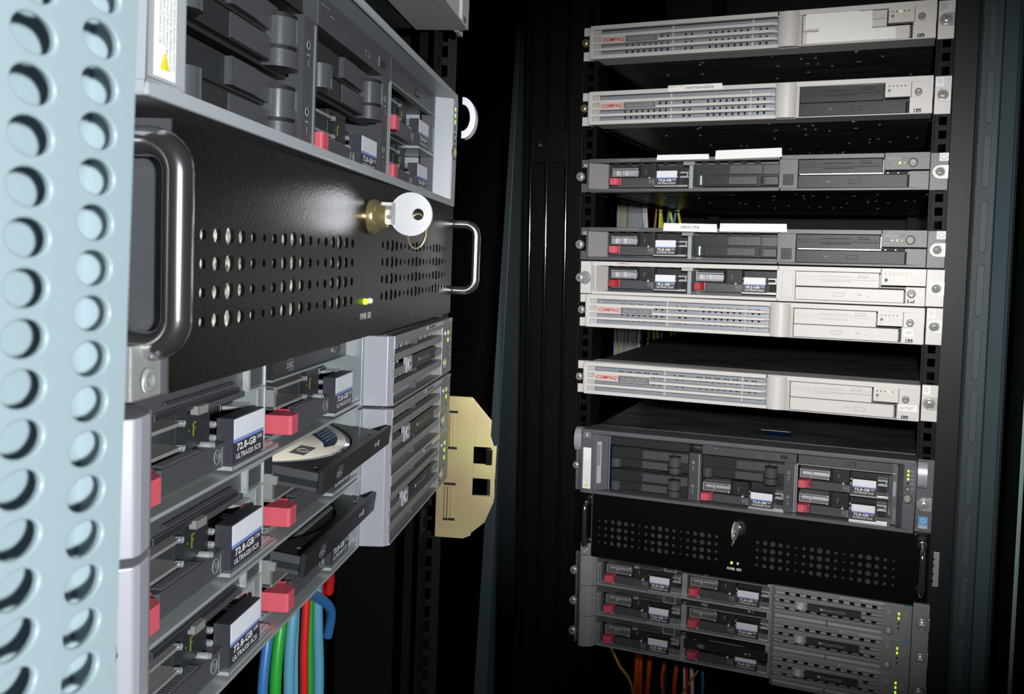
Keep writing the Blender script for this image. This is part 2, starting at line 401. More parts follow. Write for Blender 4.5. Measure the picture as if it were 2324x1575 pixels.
def floppy(parent, x0, x1, z0, z1, p, m, dark):
    """slim floppy drive front: shutter slot, shallow notch, eject button"""
    w, h = x1 - x0, z1 - z0
    def f(b):
        b.box(x0, x1, p - 30, p - 1.2, z0, z1, m)
        zs = z0 + h * .58
        b.box(x0, x1, p - 2, p, z0, zs - 1.9, m); b.box(x0, x1, p - 2, p, zs + 1.9, z1, m)
        b.box(x0, x0 + 3.6, p - 2, p, zs - 1.9, zs + 1.9, m); b.box(x1 - 4, x1, p - 2, p, zs - 1.9, zs + 1.9, m)
        b.box(x0 + 4.4, x1 - 4.8, p - 2, p - .25, zs - 1.35, zs + 1.35, m)
        b.box(x0 + 31, x0 + 68, p - 1, p + .12, zs - 4.1, zs - 3.1, dark); b.box(x0 + 31, x0 + 68, p - 1, p + .1, zs + 2.4, zs + 3.2, dark)
    o = part(parent, 'floppy_drive', ('fdd', x0, x1, z0, z1, p, m), f, .25)
    part(o, 'eject_button', ('fddej', x0, z1, p, m), lambda b: (b.box(x1 - 25.5, x1 - 13, p - 1, p + .1, z1 - 5.4, z1 - 2.4, dark), b.box(x1 - 24.9, x1 - 13.6, p - 1, p + .9, z1 - 5.0, z1 - 2.8, m)), .2)
    return o
def optical(parent, x0, x1, z0, z1, p, m, dark, variant=0):
    def f(b):
        b.box(x0, x1, p - 40, p, z0, z1, m)
        b.box(x1 + .2, x1 + 3.6, p - 20, p - 6, z0, z1 + .4, 'black_matte'); b.box(x1 + .6, x1 + 1.2, p - 8, p - 2.5, z0 + 2, z1 - 3, 'steel')
    o = part(parent, 'optical_drive', ('cd', x0, x1, z0, z1, p, m), f, .35)
    zc = (z0 + z1) / 2
    if variant == 0: bx, tx, dx = x0 + 47, x0 + 78, x0 + 90
    elif variant == 1: bx, tx, dx = x0 + 80, x0 + 70, x0 + 93
    else: bx, tx, dx = x0 + 63, x0 + 36, x0 + 112
    part(o, 'eject_button', ('cdb', bx, zc, p, m), lambda b: (b.frame(bx, bx + 14, zc - 2.6, zc + 2, .35, p - 1, p + .1, dark), b.box(bx + .5, bx + 13.5, p - 1, p + .35, zc - 2.1, zc + 1.5, m)), .1)
    part(o, 'drive_marks', ('cdm', tx, zc, p, dark, variant), lambda b: (b.text('DISC', tx, zc - .6, 5, 1.5, p + .08, 'print_grey' if m != 'white_plastic' else 'print_dark'), b.lathe(dx, zc - 1.6, [(.6, p), (.5, p + .1)], 'print_dark', 8)))
    return o
def led_row(parent, spec, p, label=None):
    """spec: list of (x, z, rx, rz, material)"""
    for x, z, rx, rz, m in spec:
        part(parent, 'status_light', ('led', rx, rz, m, p), lambda b: b.box(-rx, rx, p - 1, p + .3, -rz, rz, m), .12, off=(x, 0, z))
def round_button(parent, name, x, z, r, p, m, ring=None):
    def f(b):
        if ring: b.lathe(0, 0, [(r + 1, p - 1), (r + 1, p + .4), (r + .3, p + .4), (r + .3, p - .5)], ring, 24)
        b.lathe(0, 0, [(r, p - 1), (r, p + .9), (r * .85, p + 1.4), (r * .45, p + 1.1), (.01, p + 1.0)], m, 24)
    return part(parent, name, ('rb', r, p, m, ring), f, off=(x, 0, z))
def ears(parent, n, ml, mr, lw=12.6, rx=463.9, p=3.5, notch=True, rp=None):
    h = U * n
    def f(b):
        if notch:
            b.prism([(0, .4), (lw + 2, .4), (lw + 2, h - .8), (0, h - .8), (0, h * .74), (8, h * .74), (8, h * .27), (0, h * .27)], 0, p, 'p', ml)
        else: b.box(0, lw + 2, 0, p, .4, h - .8, ml)
    part(parent, 'mounting_ear', ('earl', n, ml, lw, p, notch), f, .35)
    part(parent, 'mounting_ear', ('earr', n, mr, rx, p), lambda b: b.box(rx, 482.6, 0, rp or p, .4, h - .8, mr), .35)
def small_marks(b, x, z, p, m, n=3, dx=5, s=1.3):
    for k in range(n): b.frame(x + k * dx - s, x + k * dx + s, z - s * .8, z + s * .8, .3, p - .5, p + .05, m)

# ------------------------------------------------------------------ 1U white server with louvred grille
def louvred_server(M, label, dark_drives=False, papers=(), cdvar=0, lit=(0, 0, 0, 1, 0), power=True, names=None, sheet=None, tagwhite=True):
    t = thing('rack_server', label, 'server', M, 'white louvred rack servers')
    W1, PB = 'white_plastic', 12
    tray(t, 1)
    ears(t, 1, W1, W1)
    def bez(b):
        b.box(12.6, 273, PB - 7, PB, 38.2, 43.6, W1); b.box(12.6, 273, PB - 7, PB, .4, 4.9, W1)   # rails
        b.box(12.6, 461.5, -30, PB - 7, 42.6, 43.6, W1); b.box(12.6, 461.5, -30, PB - 7, .4, 1.4, W1)
        b.box(12.6, 18, -30, PB, 4.9, 38.2, W1); b.box(18, 27, 0, PB - 5, 4.9, 38.2, 'white_plastic_dark')
        b.box(270.5, 461.5, 2, PB, 37.6, 43.6, W1); b.box(298, 461.5, 2, PB, .4, 1.6, W1)
        b.box(435.4, 461.5, 2, PB, 1.6, 20.2, W1); b.box(437, 461.5, 2, PB, 20.2, 37.6, W1)
        b.box(298, 302, 2, PB - 3, 1.6, 37.6, 'white_plastic_dark')
    o = part(t, 'bezel_frame', 'lv_bez', bez, .5)
    def convex(b):
        pts = [(270.5, 2)] + [(270.5 + 14 + 14 * math.cos(a), 8 + 8 * math.sin(a)) for a in [math.pi - k * math.pi / 12 for k in range(0, 8)]] + [(298.3, PB + .5), (298.3, 2)]
        b.prism(pts, .8, 42.6, 'z', W1, True)
    part(t, 'curved_panel', 'lv_conv', convex)
    def slat(b):
        b.prism([(16, PB - 8), (16, PB - 1), (264, PB - 1), (271, PB - 6), (271, PB - 9), (264, PB - 8)], 0, 3.6, 'z', W1)
    for z in (28.6, 19.6, 10.8): part(t, 'louvre_slat', 'lv_slat', slat, .4, off=(0, 0, z))
    def rib(b): b.box(0, 3.6, -1, 3, 4.9, 38.2, 'white_plastic_dark')
    for x in (128, 236.5): part(t, 'grille_rib', 'lv_rib', rib, .3, off=(x, 0, 0))
    def back(b):
        xs = [18 + 4.2 * k for k in range(61)]; zs = [3.5, 8.6, 11.6, 16.1, 19.6, 25.0, 29.5, 34.2, 39]
        def hole(i, j):
            if j not in (1, 3, 5, 6) or not (9 < i < 58) or (25 <= i <= 28) or 33 < i < 37: return None
            if i % 2 == 0 and j != 6: return (1.75, 1.9)
            return (1.6, .8) if j == 6 and i % 3 else None
        b.perf(xs, zs, hole, -3.5, -2.5, 'grille_metal', 8, 'steel')
        b.box(14, 298, -30, -12, 3, 40, 'black_matte')
    part(t, 'perforated_screen', 'lv_back', back)
    def badge(b):
        b.box(28.5, 111, PB - 8, PB - .6, 19.2, 28.8, 'badge_plastic'); b.box(64, 110.2, PB - 3, PB - .1, 19.9, 28.1, 'badge_grey')
        b.text('COMPAQ', 31, 21.2, 31, 5.6, PB - .45, 'print_red', shear=.18, bold=.03)
        b.text('ProLiant DL320', 69, 21.6, 36, 4.4, PB + .05, 'print_grey', shear=.2)
        b.box(24.5, 28.3, PB - 8, PB - 3, 20, 28, 'sticker_silver')
    part(t, 'name_badge', 'lv_badge', badge)
    m = 'dark_plastic' if dark_drives else W1
    floppy(t, 303, 404.5, 18.2, 36.6, PB - 2.5, m, 'black_matte' if dark_drives else 'white_plastic_dark')
    optical(t, 303, 431.5, 2.2, 17.4, PB - 1.5, m, 'black_matte' if dark_drives else 'print_grey', 2 if dark_drives else cdvar)
    def pan(b):
        b.box(406.5, 436.5, 2, PB - .6, 20.8, 38.2, W1)
        for k in range(1, 5):
            x = 411 + 4.65 * k; b.tube([(x - 1, PB - .5, 29), (x + 1, PB - .5, 29), (x, PB - .5, 27.2)], .14, 'print_grey', 4, True); b.box(x - .15, x + .15, PB - .7, PB - .4, 26, 27.2, 'print_grey')
        b.box(409.3, 413.3, PB - .8, PB - .45, 23.2, 23.9, 'print_grey')
    part(t, 'indicator_panel', 'lv_pan', pan, .3)
    led_row(t, [(411 + 4.65 * k, 33.3, .75, .75, 'led_green' if lit[k] else 'led_off') for k in range(5)] + [(444.7, 33.6, .9, .9, 'led_green' if power else 'led_dim')], PB - .4)
    round_button(t, 'identify_button', 411.3, 28.2, 1.9, PB - 1, 'button_grey'); round_button(t, 'power_button', 445.1, 25.4, 4.5, PB - .2, 'button_grey')
    part(t, 'service_port', 'lv_port', lambda b: (b.box(440.6, 449, PB - 1, PB + .2, 2.2, 6.2, 'print_dark'), b.box(442, 443, PB, PB + .35, 2.8, 5.4, 'steel'), b.box(445, 447.4, PB, PB + .35, 3, 4, 'steel_satin')))
    thumb_screw(t, 4.4, 22.6, 5.4, 3, 13, 'brass' if sheet is not None and sheet < 2 else 'screw_metal')
    panel_screw(t, 473.2, 22, 'screw_metal')
    part(t, 'ear_sticker', ('lvs', tagwhite), lambda b: (b.quad(464.6, 473.8, 32.2, 42.4, 3.6, 'paper' if tagwhite else 'sticker_silver'), b.lathe(469, 37.6, [(2.2, 3.7), (2.2, 3.95), (1.7, 3.95), (1.7, 3.8)], 'print_grey', 14)))
    for pfn in papers: pfn(t)
    return t
def paper(name_label, x0, x1, z0, z1, p, m='paper', text=None, tm='print_dark', roll=0, tx=None, foil=None):
    def f(t):
        def g(b):
            b.prism([(x0, z0), (x1, z0 + roll), (x1 - .8, z1 + roll), (x0 + .8, z1)], p, p + .35, 'p', m)
            if foil: b.quad(x0 + foil[0], x0 + foil[1], z1 - 3, z1 - .2, p + .3, 'paper_foil')
            if text: b.text(text, *(tx or (x0 + 1, z0 + .8, (x1 - x0) - 2, (z1 - z0) * .55)), p + .45, tm, shear=.1)
        part(t, 'paper_label', None, g, label=name_label)
    return f

# ------------------------------------------------------------------ 1U server with two drive bays
def twin_bay_server(M, label, white, group, second_drive, stick, papers=(), lit=(0, 0, 1, 0)):
    t = thing('rack_server', label, 'server', M, group)
    W1 = 'white_plastic' if white else 'graphite_plastic'; WD = 'white_plastic_dark' if white else 'graphite_light'
    PB = 12; tray(t, 1)
    ears(t, 1, W1, W1, 18 if white else 12, 462, 4, white is False)
    bx0 = 20 if white else 14
    def bez(b):
        b.box(bx0, 282, PB - 9, PB, 38.4, 43.8, W1); b.box(bx0, 282, PB - 9, PB, .3, 4.2, W1)
        b.prism([(bx0, 2), (bx0, PB), (26 if white else 19, PB), (38, -6), (38, -10), (bx0, -10)], 4.2, 38.4, 'z', WD)
        b.box(279, 303, 0, PB, 3, 38.6, W1); b.box(279, 408, PB - 9, PB, 38.2, 43.8, W1); b.box(279, 461, 0, PB, .3, 3.2, W1)
        b.box(438, 461, 0, PB, 3.2, 22.5, W1)
        b.box(bx0, 461, -30, PB - 9, 42.4, 43.8, W1); b.box(bx0, 461, -30, PB - 9, .3, 1.4, W1)
        b.box(38, 280, -70, -62, 4, 39, 'black_matte')
        for k in range(12):
            b.box(46 + 18 * k, 54 + 18 * k, -10, -4, 37.4, 38.4, 'steel_satin')
    part(t, 'bezel_frame', ('tb_bez', white), bez, .5)
    part(t, 'bay_divider', ('tb_div', white), lambda b: (b.box(156.6, 162, -30, 2, 4.2, 38.4, 'steel_satin'), b.box(149, 165, -8, PB - 5, 34, 38.4, WD)), .4)
    cap = dict(cap='18.2-GB', sup='10K', line='ULTRA2 SCSI') if white else dict(cap='72.8-GB', sup='10K', line='ULTRA3 SCSI')
    lt = 'dark_red_latch' if white else 'red_latch'
    hard_drive(t, 41, 8.4, dp=-2, latch=lt, **cap)
    if second_drive: hard_drive(t, 165, 8.4, dp=-2, latch=lt, **cap)
    else: drive_blank(t, 164, 7.5, dp=-2, barrel=False)
    if white:
        part(t, 'name_print', 'tb_name', lambda b: (b.text('COMPAQ', 58, 40.4, 17.5, 2.3, PB + .1, 'print_red', shear=.15, bold=.02), b.text('ProLiant DL360', 77.5, 40.5, 24, 1.9, PB + .1, 'white_plastic_dark')))
        part(t, 'side_cover', 'tb_cov', lambda b: b.box(285.5, 300.5, PB - 2, PB + 1.2, 5, 36.5, W1), .5)
    else:
        part(t, 'round_port', 'tb_sq', lambda b: (b.box(284.5, 298, PB - 2, PB + 2, 7, 20.5, 'dark_plastic'), b.lathe(291, 13, [(2.2, PB + 1.8), (2.2, PB + 2.2), (1, PB + 1.6)], 'black_matte', 14), b.lathe(291, 13, [(.8, PB + 1.8), (.5, PB + 2.6)], 'steel', 8)), .4)
        part(t, 'name_print', 'tb_name2', lambda b: (b.text('ProLiant DL360', 58, 40.6, 30, 1.9, PB + .1, 'print_grey'),))
        part(t, 'drive_retainer', 'tb_ret', lambda b: (b.box(305, 408, PB - 3, PB - 1, 19.4, 20.8, 'steel'), b.box(404, 437, PB - 6, PB - 3, 19.4, 22, 'black_matte'), b.box(412, 414, PB - 3, PB - 2, 20, 21, 'steel'), b.box(424, 426, PB - 3, PB - 2, 20, 21, 'steel')), .2)
    m = W1 if white else 'dark_plastic'
    floppy(t, 303.5, 406, 20.2, 37.6, PB - 2, m, 'white_plastic_dark' if white else 'black_matte')
    optical(t, 303.5, 436, 3.6, 18.6, PB - 1, m, 'print_grey' if white else 'black_matte', 0 if white else 2)
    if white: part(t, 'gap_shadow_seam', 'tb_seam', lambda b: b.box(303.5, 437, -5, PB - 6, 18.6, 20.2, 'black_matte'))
    def pan(b):
        b.box(408.8, 461, 2, PB + .5, 24, 43.8, W1)
        if white:
            b.frame(419, 447, 24.6, 35, .3, PB, PB + .6, 'white_plastic_dark')
            for k in range(7): b.box(412.5 + 4.9 * k, 415 + 4.9 * k, PB, PB + .65, 39.2, 39.7, 'print_grey')
        else:
            for k, s_ in enumerate(('UID', 'NIC', 'NIC')): b.text(s_, 411.5 + 6 * k, 36.2, 4.6, 1.9, PB + .6, 'print_grey')
            b.frame(430.6, 435, 35.8, 38.6, .4, PB, PB + .65, 'print_grey'); b.text('1', 422, 34, .8, 1.4, PB + .6, 'print_grey'); b.text('2', 427.5, 34, .9, 1.4, PB + .6, 'print_grey')
    part(t, 'indicator_panel', ('tb_pan', white), pan, .3)
    if white:
        led_row(t, [(413.7 + 4.87 * k, 37.2, 1.4, .8, 'led_green' if k == 6 else ('led_dim' if k == 3 else 'led_off')) for k in range(7)], PB + .5)
        round_button(t, 'identify_button', 414.5, 30, 2.1, PB - .3, 'led_off'); round_button(t, 'power_button', 445, 14.6, 5.1, PB, 'button_grey')
        part(t, 'service_port', 'tb_port', lambda b: (b.box(440.5, 449, PB - 1, PB + .2, 4, 8, 'print_dark'), b.box(442.5, 444, PB, PB + .4, 5, 7.6, 'steel'), b.box(445, 447.5, PB, PB + .4, 6, 7.6, 'steel')))
    else:
        led_row(t, [(420.6, 31.8, 1, 1, 'led_off'), (426.4, 31.8, 1.2, 1.3, 'led_green' if lit[2] else 'led_dim'), (432, 31.8, .9, .9, 'led_dim')], PB + .5)
        round_button(t, 'identify_button', 414.6, 31.8, 2.2, PB, 'graphite_light', 'dark_plastic'); round_button(t, 'power_button', 441.7, 32.2, 4.6, PB + .2, 'graphite_light', 'dark_plastic')
    part(t, 'panel_seam', ('tb_ps', white), lambda b: b.box(461, 462, 0, 4, .6, 43.6, 'black_matte'))
    if white:
        part(t, 'screw_recess', 'tb_rec', lambda b: b.lathe(7, 21.5, [(9, 3.4), (9, 4.6), (7.6, 4.6), (7.2, 4.1)], 'steel_satin', 24))
        thumb_screw(t, 2.5, 21.5, 6.4, 3.4, 17)
    else: thumb_screw(t, 1.5, 20.5, 6.2, 3, 16)
    if not white:
        part(t, 'ear_mark', 'tb_g', lambda b: b.text('G2', 3.2, 34.6, 5.4, 3.4, 4.1, 'print_white'))
        part(t, 'processor_sticker', 'tb_proc', lambda b: (b.quad(472, 482.4, 34, 43.4, 4.1, 'label_white'), b.tube([(477.3 + 3.4 * math.cos(a), 4.5, 38.7 + 2.6 * math.sin(a)) for a in [k * math.pi / 8 for k in range(16)]], .3, 'print_grey', 4, True)))
    panel_screw(t, 473.4, 21.5)
    for pfn in papers: pfn(t)
    return t

# ------------------------------------------------------------------ 2U server with six drive bays
def six_bay_server(M, label, light=False):
    t = thing('rack_server', label, 'server', M)
    G = 'bezel_grey' if light else 'slate_plastic'; PB = 17
    tray(t, 2)
    ears(t, 2, G, G, 13, 463, 3.5, False)
    def bez(b):
        b.box(13, 461.5, -20, PB, 83.2, 88.2, G); b.box(13, 461.5, -20, PB, .6, 5.2, G)
        b.prism([(13, -20), (13, PB), (35, PB), (50, 4), (50, -20)], 5.2, 83.2, 'z', G)
        b.prism([(441, -20), (441, 4), (447, PB), (461.5, PB), (461.5, -20)], 5.2, 83.2, 'z', G)
        b.box(50, 441, -70, -62, 5, 83, 'black_matte')
    part(t, 'bezel_frame', ('sb_bez', G), bez, 1.0)
    def div(b):
        b.box(0, 17.4, -40, 3.4, 5.2, 67.5, 'drive_plastic'); b.box(13.5, 15, 3, 3.8, 6, 66, 'steel_satin')
        for zz in (14, 45):
            b.lathe(6, zz + 10, [(2, 3.4), (2, 3.6), (1.4, 3.6), (1.4, 3.4)], 'print_grey', 14); b.box(4.6, 7.4, 3.3, 3.7, zz + 5, zz + 5.6, 'print_grey'); b.text('1', 5.4, zz, 1, 3, 3.6, 'print_grey')
    for x in (168.6, 298.3): part(t, 'bay_divider', 'sb_div', div, off=(x, 0, 0))
    part(t, 'bay_divider', 'sb_divl', lambda b: (b.box(46, 52, -40, 3.2, 5.2, 83, 'sticker_navy'), b.box(51, 52, 3, 3.6, 6, 82, 'steel'), b.text('0', 47, 60, 2, 3, 3.4, 'print_grey'), b.text('1', 47, 28, 1, 3, 3.4, 'print_grey')))
    zb = (5.8, 36.8)
    drive_blank(t, 53.5, zb[1], 4); drive_blank(t, 53.5, zb[0], 4); drive_blank(t, 186.5, zb[1], 4)
    for x, z in ((186.5, zb[0]), (317, zb[1]), (317, zb[0])): hard_drive(t, x, z, dp=5)
    part(t, 'bay_cover', 'sb_cov', lambda b: (b.box(52, 168.4, -30, 2.5, 67.5, 83, 'dark_plastic'), b.box(52, 168.4, 1, 3, 67.5, 68.4, 'black_matte')), .3)
    o = part(t, 'optical_drive', 'sb_cd', lambda b: b.box(186.2, 314, -30, 3.4, 67.6, 82.8, 'drive_plastic'), .4)
    part(o, 'eject_button', 'sb_cdb', lambda b: (b.box(292, 302, 3, 3.9, 72, 76, 'dark_plastic'), b.box(289, 289.6, 3, 3.7, 71, 77, 'print_grey'), b.frame(263, 270, 71, 74.4, .4, 3, 3.6, 'print_grey'), b.box(190, 201, 3, 3.6, 78.6, 79.1, 'print_grey'), b.box(203, 208, 3, 3.6, 76, 76.6, 'print_grey')), .1)
    o = part(t, 'floppy_drive', 'sb_fd', lambda b: (b.box(316, 438, -30, 3.4, 68.6, 82.8, 'drive_plastic'), b.box(320, 436, 3, 3.6, 79, 79.4, 'dark_plastic')), .4)
    part(o, 'eject_button', 'sb_fdb', lambda b: (b.frame(378.5, 389, 71.4, 76.4, .5, 3, 3.7, 'black_matte'), b.box(379, 388.5, 2, 3.9, 72, 75.9, 'drive_plastic')), .2)
    part(t, 'bay_rim', 'sb_rim', lambda b: (b.box(314.6, 438, 0, 4.2, 67, 68, 'steel_satin'), b.box(314.6, 315.8, 0, 4.2, 6, 67, 'steel_satin'), b.box(434, 440, -5, 3.6, 6, 82.5, 'slate_plastic'), b.box(435, 438.6, 3.4, 3.9, 40, 58, 'duct_grey'), b.text('ARRAY', 439.2, 10, 16, 2.6, 3.9, 'print_grey', vert=True)))
    part(t, 'warning_label', 'sb_warn', lambda b: (b.quad(16.2, 28.2, 7, 63, PB, 'paper'), b.prism([(19, 9.5), (24.5, 9.5), (21.7, 15)], PB + .2, PB + .4, 'p', 'warning_yellow'),
         [b.text(s_, 27.2 - 2.0 * k, 17 if k > 2 else 10, 40 - 3 * k, 1.1, PB + .4, 'print_grey', vert=True) for k, s_ in enumerate(('CAUTION TO REDUCE THE RISK OF ELECTRIC SHOCK OR DAMAGE', 'DO NOT DISABLE THE GROUNDING PLUG OF THE POWER CORD', 'PLUG THE POWER CORD INTO A GROUNDED OUTLET', 'DISCONNECT THE POWER FROM THE UNIT', 'BY UNPLUGGING THE CORD'))]))
    part(t, 'serial_label', 'sb_ser', lambda b: (b.prism([(36.4, 15.4), (41.6, 10.9), (41.9, 11.2), (36.7, 15.7)], 15, 72, 'z', 'sticker_silver'), [b.prism([(36.9, 15.5), (40.6, 12.3), (40.7, 12.4), (37.0, 15.6)], 40 + k * 1.5, 40.7 + k * 1.5, 'z', 'print_dark') for k in range(19)]))
    part(t, 'emblem', 'sb_emb', lambda b: (b.frame(16.6, 26.6, 77, 83.6, .5, PB - .5, PB + .15, 'sticker_silver'), b.lathe(21.6, 80.3, [(2.4, PB), (2.4, PB + .15)], 'sticker_silver', 18)))
    def tab(b):   # half round pull tab seen edge-on from the side
        pts = []
        for k in range(15):
            a = -math.pi / 2 + k * math.pi / 14; pts.append((4 + 11 * math.cos(a), 70 + 16.2 * math.sin(a)))
        for k in range(15):
            a = math.pi / 2 - k * math.pi / 14; pts.append((4 + 6.5 * math.cos(a), 70 + 10.5 * math.sin(a)))
        b.prism(pts, 0, 11, 'x', 'silver_paint' if not light else 'label_white', True)
    part(t, 'pull_tab', ('sb_tab', light), tab, off=(.5, 0, 1)); part(t, 'pull_tab', ('sb_tab', light), tab, off=(463.5, 3 if not light else 16, 1))
    led_row(t, [(452.4, z, 1.2, 1.4, m) for z, m in ((75.4, 'led_green'), (70.6, 'led_green'), (65.6, 'led_green'), (60.4, 'led_off'))], PB)
    part(t, 'indicator_marks', 'sb_im', lambda b: [b.frame(455.6, 459.2, z - 1.2, z + 1.2, .45, PB - .2, PB + .1, 'print_grey') for z in (75.4, 70.6, 65.6, 60.4, 54)])
    round_button(t, 'identify_button', 452.4, 53.6, 2.3, PB, 'graphite_light', 'dark_plastic'); round_button(t, 'power_button', 452.6, 42, 4.8, PB, 'graphite_light', 'dark_plastic')
    part(t, 'power_mark', 'sb_pm', lambda b: b.box(452, 453, PB + 1, PB + 1.6, 39.5, 45, 'led_dim'))
    panel_screw(t, 472.4, 34.5); thumb_screw(t, 3.2, 36, 5.2, 3, 14)
    part(t, 'processor_sticker', 'sb_ps', lambda b: (b.quad(467, 478, 9, 19.5, 3.6, 'sticker_blue'), b.quad(467, 478, 5, 9, 3.6, 'sticker_silver'), b.tube([(472.5 + 3 * math.cos(a), 4.0, 14.6 + 2.4 * math.sin(a)) for a in [k * math.pi / 8 for k in range(16)]], .35, 'label_white', 4, True)))
    part(t, 'top_sticker', 'sb_top', lambda b: (b.prism([(250, -100), (262, -60), (302, -60), (290, -100)], 87.0, 87.5, 'z', 'sticker_navy'), b.prism([(250, -100), (290, -100), (292, -97), (251, -97)], 87.3, 87.7, 'z', 'sticker_silver')))
    return t

# ------------------------------------------------------------------ 2U black chassis with key and chrome handles
def key_chassis(M, label, left=False):
    t = thing('rack_chassis', label, 'computer', M)
    K = 'black_panel'; PB = 16
    part(t, 'chassis_body', 'kc_body', lambda b: b.box(30, 452, -500, -8, 2, 86, 'black_panel'), .8)
    cols = []
    x = 38.2; a, i = [x], 0
    xs = [31.5, 37.8] + [37.8 + 10.0 * (k + 1) for k in range(18)] + [263.2 + 10.12 * k for k in range(19)] + [457, 465]
    n1 = 18
    def prof(k):     # openings swell and shrink along the row
        return {0: 1.5, 1: 2.2, 2: 2.9, 3: 3.5, 4: 2.9, 5: 2.2}[k % 6]
    zs = [3, 17.6, 27.4, 37.2, 47, 56.8, 85.4]
    def hole(i, j):
        if not 1 <= j <= 4: return None
        if 1 <= i <= n1: r = prof(i - 1)
        elif n1 + 2 <= i <= n1 + 19: r = prof(i - n1 - 1)
        else: return None
        return (r, r)
    def face(b):
        b.perf(xs, zs, hole, PB - 1.0, PB, K, 12)
        b.box(31.5, 465, 0, PB - .1, 1.4, 3, K); b.box(31.5, 465, 0, PB - .1, 85.4, 86.8, K)
        b.box(30.4, 31.8, 0, PB, 1.4, 86.8, 'drive_plastic'); b.box(464.8, 466, 0, PB, 1.4, 86.8, K)  # left wall in grey: flash light on the black panel's side put into colour
    part(t, 'front_panel', 'kc_face', face)
    part(t, 'dust_filter', ('kc_filter', left), lambda b: [b.box(x0, x1, PB - 3.4, PB - 2.2, 14, 60, 'filter_mesh' if left else 'filter_shaded') for x0, x1 in ((34, 228), (258, 450))])
    part(t, 'mounting_ear', 'kc_ear', lambda b: b.box(2, 33, 0, 3, 2, 86.6, K), .4); part(t, 'mounting_ear', 'kc_ear2', lambda b: b.box(462, 481, 0, 3, 2, 86.6, K), .4)
    def screw_tab(b):
        b.prism([(14, 1), (31, 1), (31, 18), (14, 18)], 2.5, 14, 'p', 'carrier_metal'); b.lathe(22, 7, [(4, 14), (4, 15.4), (2.4, 16), (1.2, 15), (.01, 15)], 'steel', 16)
    part(t, 'corner_bracket', 'kc_tab', screw_tab, .8)
    def handle(x, zt, zbm, po, r=4.0, p0=3):
        def f(b):
            pts = []; R_ = 9
            def arc(cp, cz, a0, a1):
                for k in range(9):
                    a = a0 + (a1 - a0) * k / 8; pts.append((x, cp + R_ * math.cos(a), cz + R_ * math.sin(a)))
            pts.append((x, p0, zt)); arc(po - R_, zt - R_, math.pi / 2, 0); arc(po - R_, zbm + R_, 0, -math.pi / 2); pts.append((x, p0, zbm))
            b.tube(pts, r, 'chrome', 20)
            for z in (zt, zbm): b.lathe(x, z, [(r + 2.4, p0 - .5), (r + 2.4, p0 + 1.5), (r, p0 + 2)], 'chrome', 20)
        part(t, 'handle', None, f)
    handle(24, 79 if left else 76, 17, 22.5 if left else 28, 4.6 if left else 3.4); handle(473, 72, 19, 34, 3.4)
    lx, lz = 243, 67
    def lock(b): b.lathe(lx, lz, [(9.5, PB - 1), (9.5, PB + 3), (8.4, PB + 4.4), (7, PB + 4.6), (6.4, PB + 9), (5.2, PB + 9.6), (.01, PB + 9.6)], 'brass' if left else 'chrome', 28)
    o = part(t, 'lock_barrel', ('kc_lock', left), lock)
    part(t, 'status_light', 'kc_l1', lambda b: b.lathe(234.6, 21, [(1.7, PB), (1.7, PB + 1.6), (1, PB + 2.4), (.01, PB + 2.6)], 'led_green', 12))
    part(t, 'status_light', 'kc_l2', lambda b: b.lathe(243, 21, [(1.7, PB), (1.7, PB + 1.6), (1, PB + 2.4), (.01, PB + 2.6)], 'label_white', 12), label='unlit clear disk indicator')
    part(t, 'lettering', 'kc_txt', lambda b: (b.text('POWER', 228.4, 11.4, 11, 3.4, PB + .15, 'print_white', bold=.03), b.text('HDD', 241.4, 11.4, 6.6, 3.4, PB + .15, 'print_white', bold=.03)))
    # the key: bow turned edge-on to the panel, so it stands out of the barrel
    def bow(b):
        n = 28; ro, ri = 11.8, 3.2; cxp, czp = 16.5, 2
        out = [(cxp + ro * math.cos(2 * math.pi * k / n), czp + ro * math.sin(2 * math.pi * k / n)) for k in range(n)]
        inn = [(cxp + 4 + ri * math.cos(2 * math.pi * k / n), czp + ri * math.sin(2 * math.pi * k / n)) for k in range(n)]
        for x in (-1.1, 1.1): b.add([(x, p, z) for p, z in out + inn], [(k, (k + 1) % n, n + (k + 1) % n, n + k) for k in range(n)], 'key_metal')
        for ring in (out, inn): b.add([(x, p, z) for x in (-1.1, 1.1) for p, z in ring], [(k, (k + 1) % n, n + (k + 1) % n, n + k) for k in range(n)], 'key_metal', True)
        b.box(-1.1, 1.1, 0, 8, -4, 8, 'key_metal')
        for z in (-1, 4): b.box(-1.4, 1.4, 2.5, 6, z, z + 2.2, 'button_grey')
    k = part(None, 'lock_key', None, bow)
    k['label'] = 'bright steel key in the black chassis of the near stack, seen broadside' if left else 'steel key in the lock of the black chassis with the shaded far stack'
    k['category'] = 'key'
    ang = 0 if left else 6
    k.matrix_world = M @ Matrix.Translation((lx * .001, -(PB + 6) * .001, lz * .001)) @ Matrix.Rotation(math.radians(-ang), 4, 'Z')
    def ringf(b):
        pts = [(8.0 * .25 * math.sin(a), 20 + 5.2 * math.cos(a), -7 + 9.5 * math.sin(a)) for a in [q * math.pi / 12 for q in range(24)]]
        b.tube(pts, .65, 'brass', 8, True)
    part(k, 'key_ring', None, ringf)
    return t

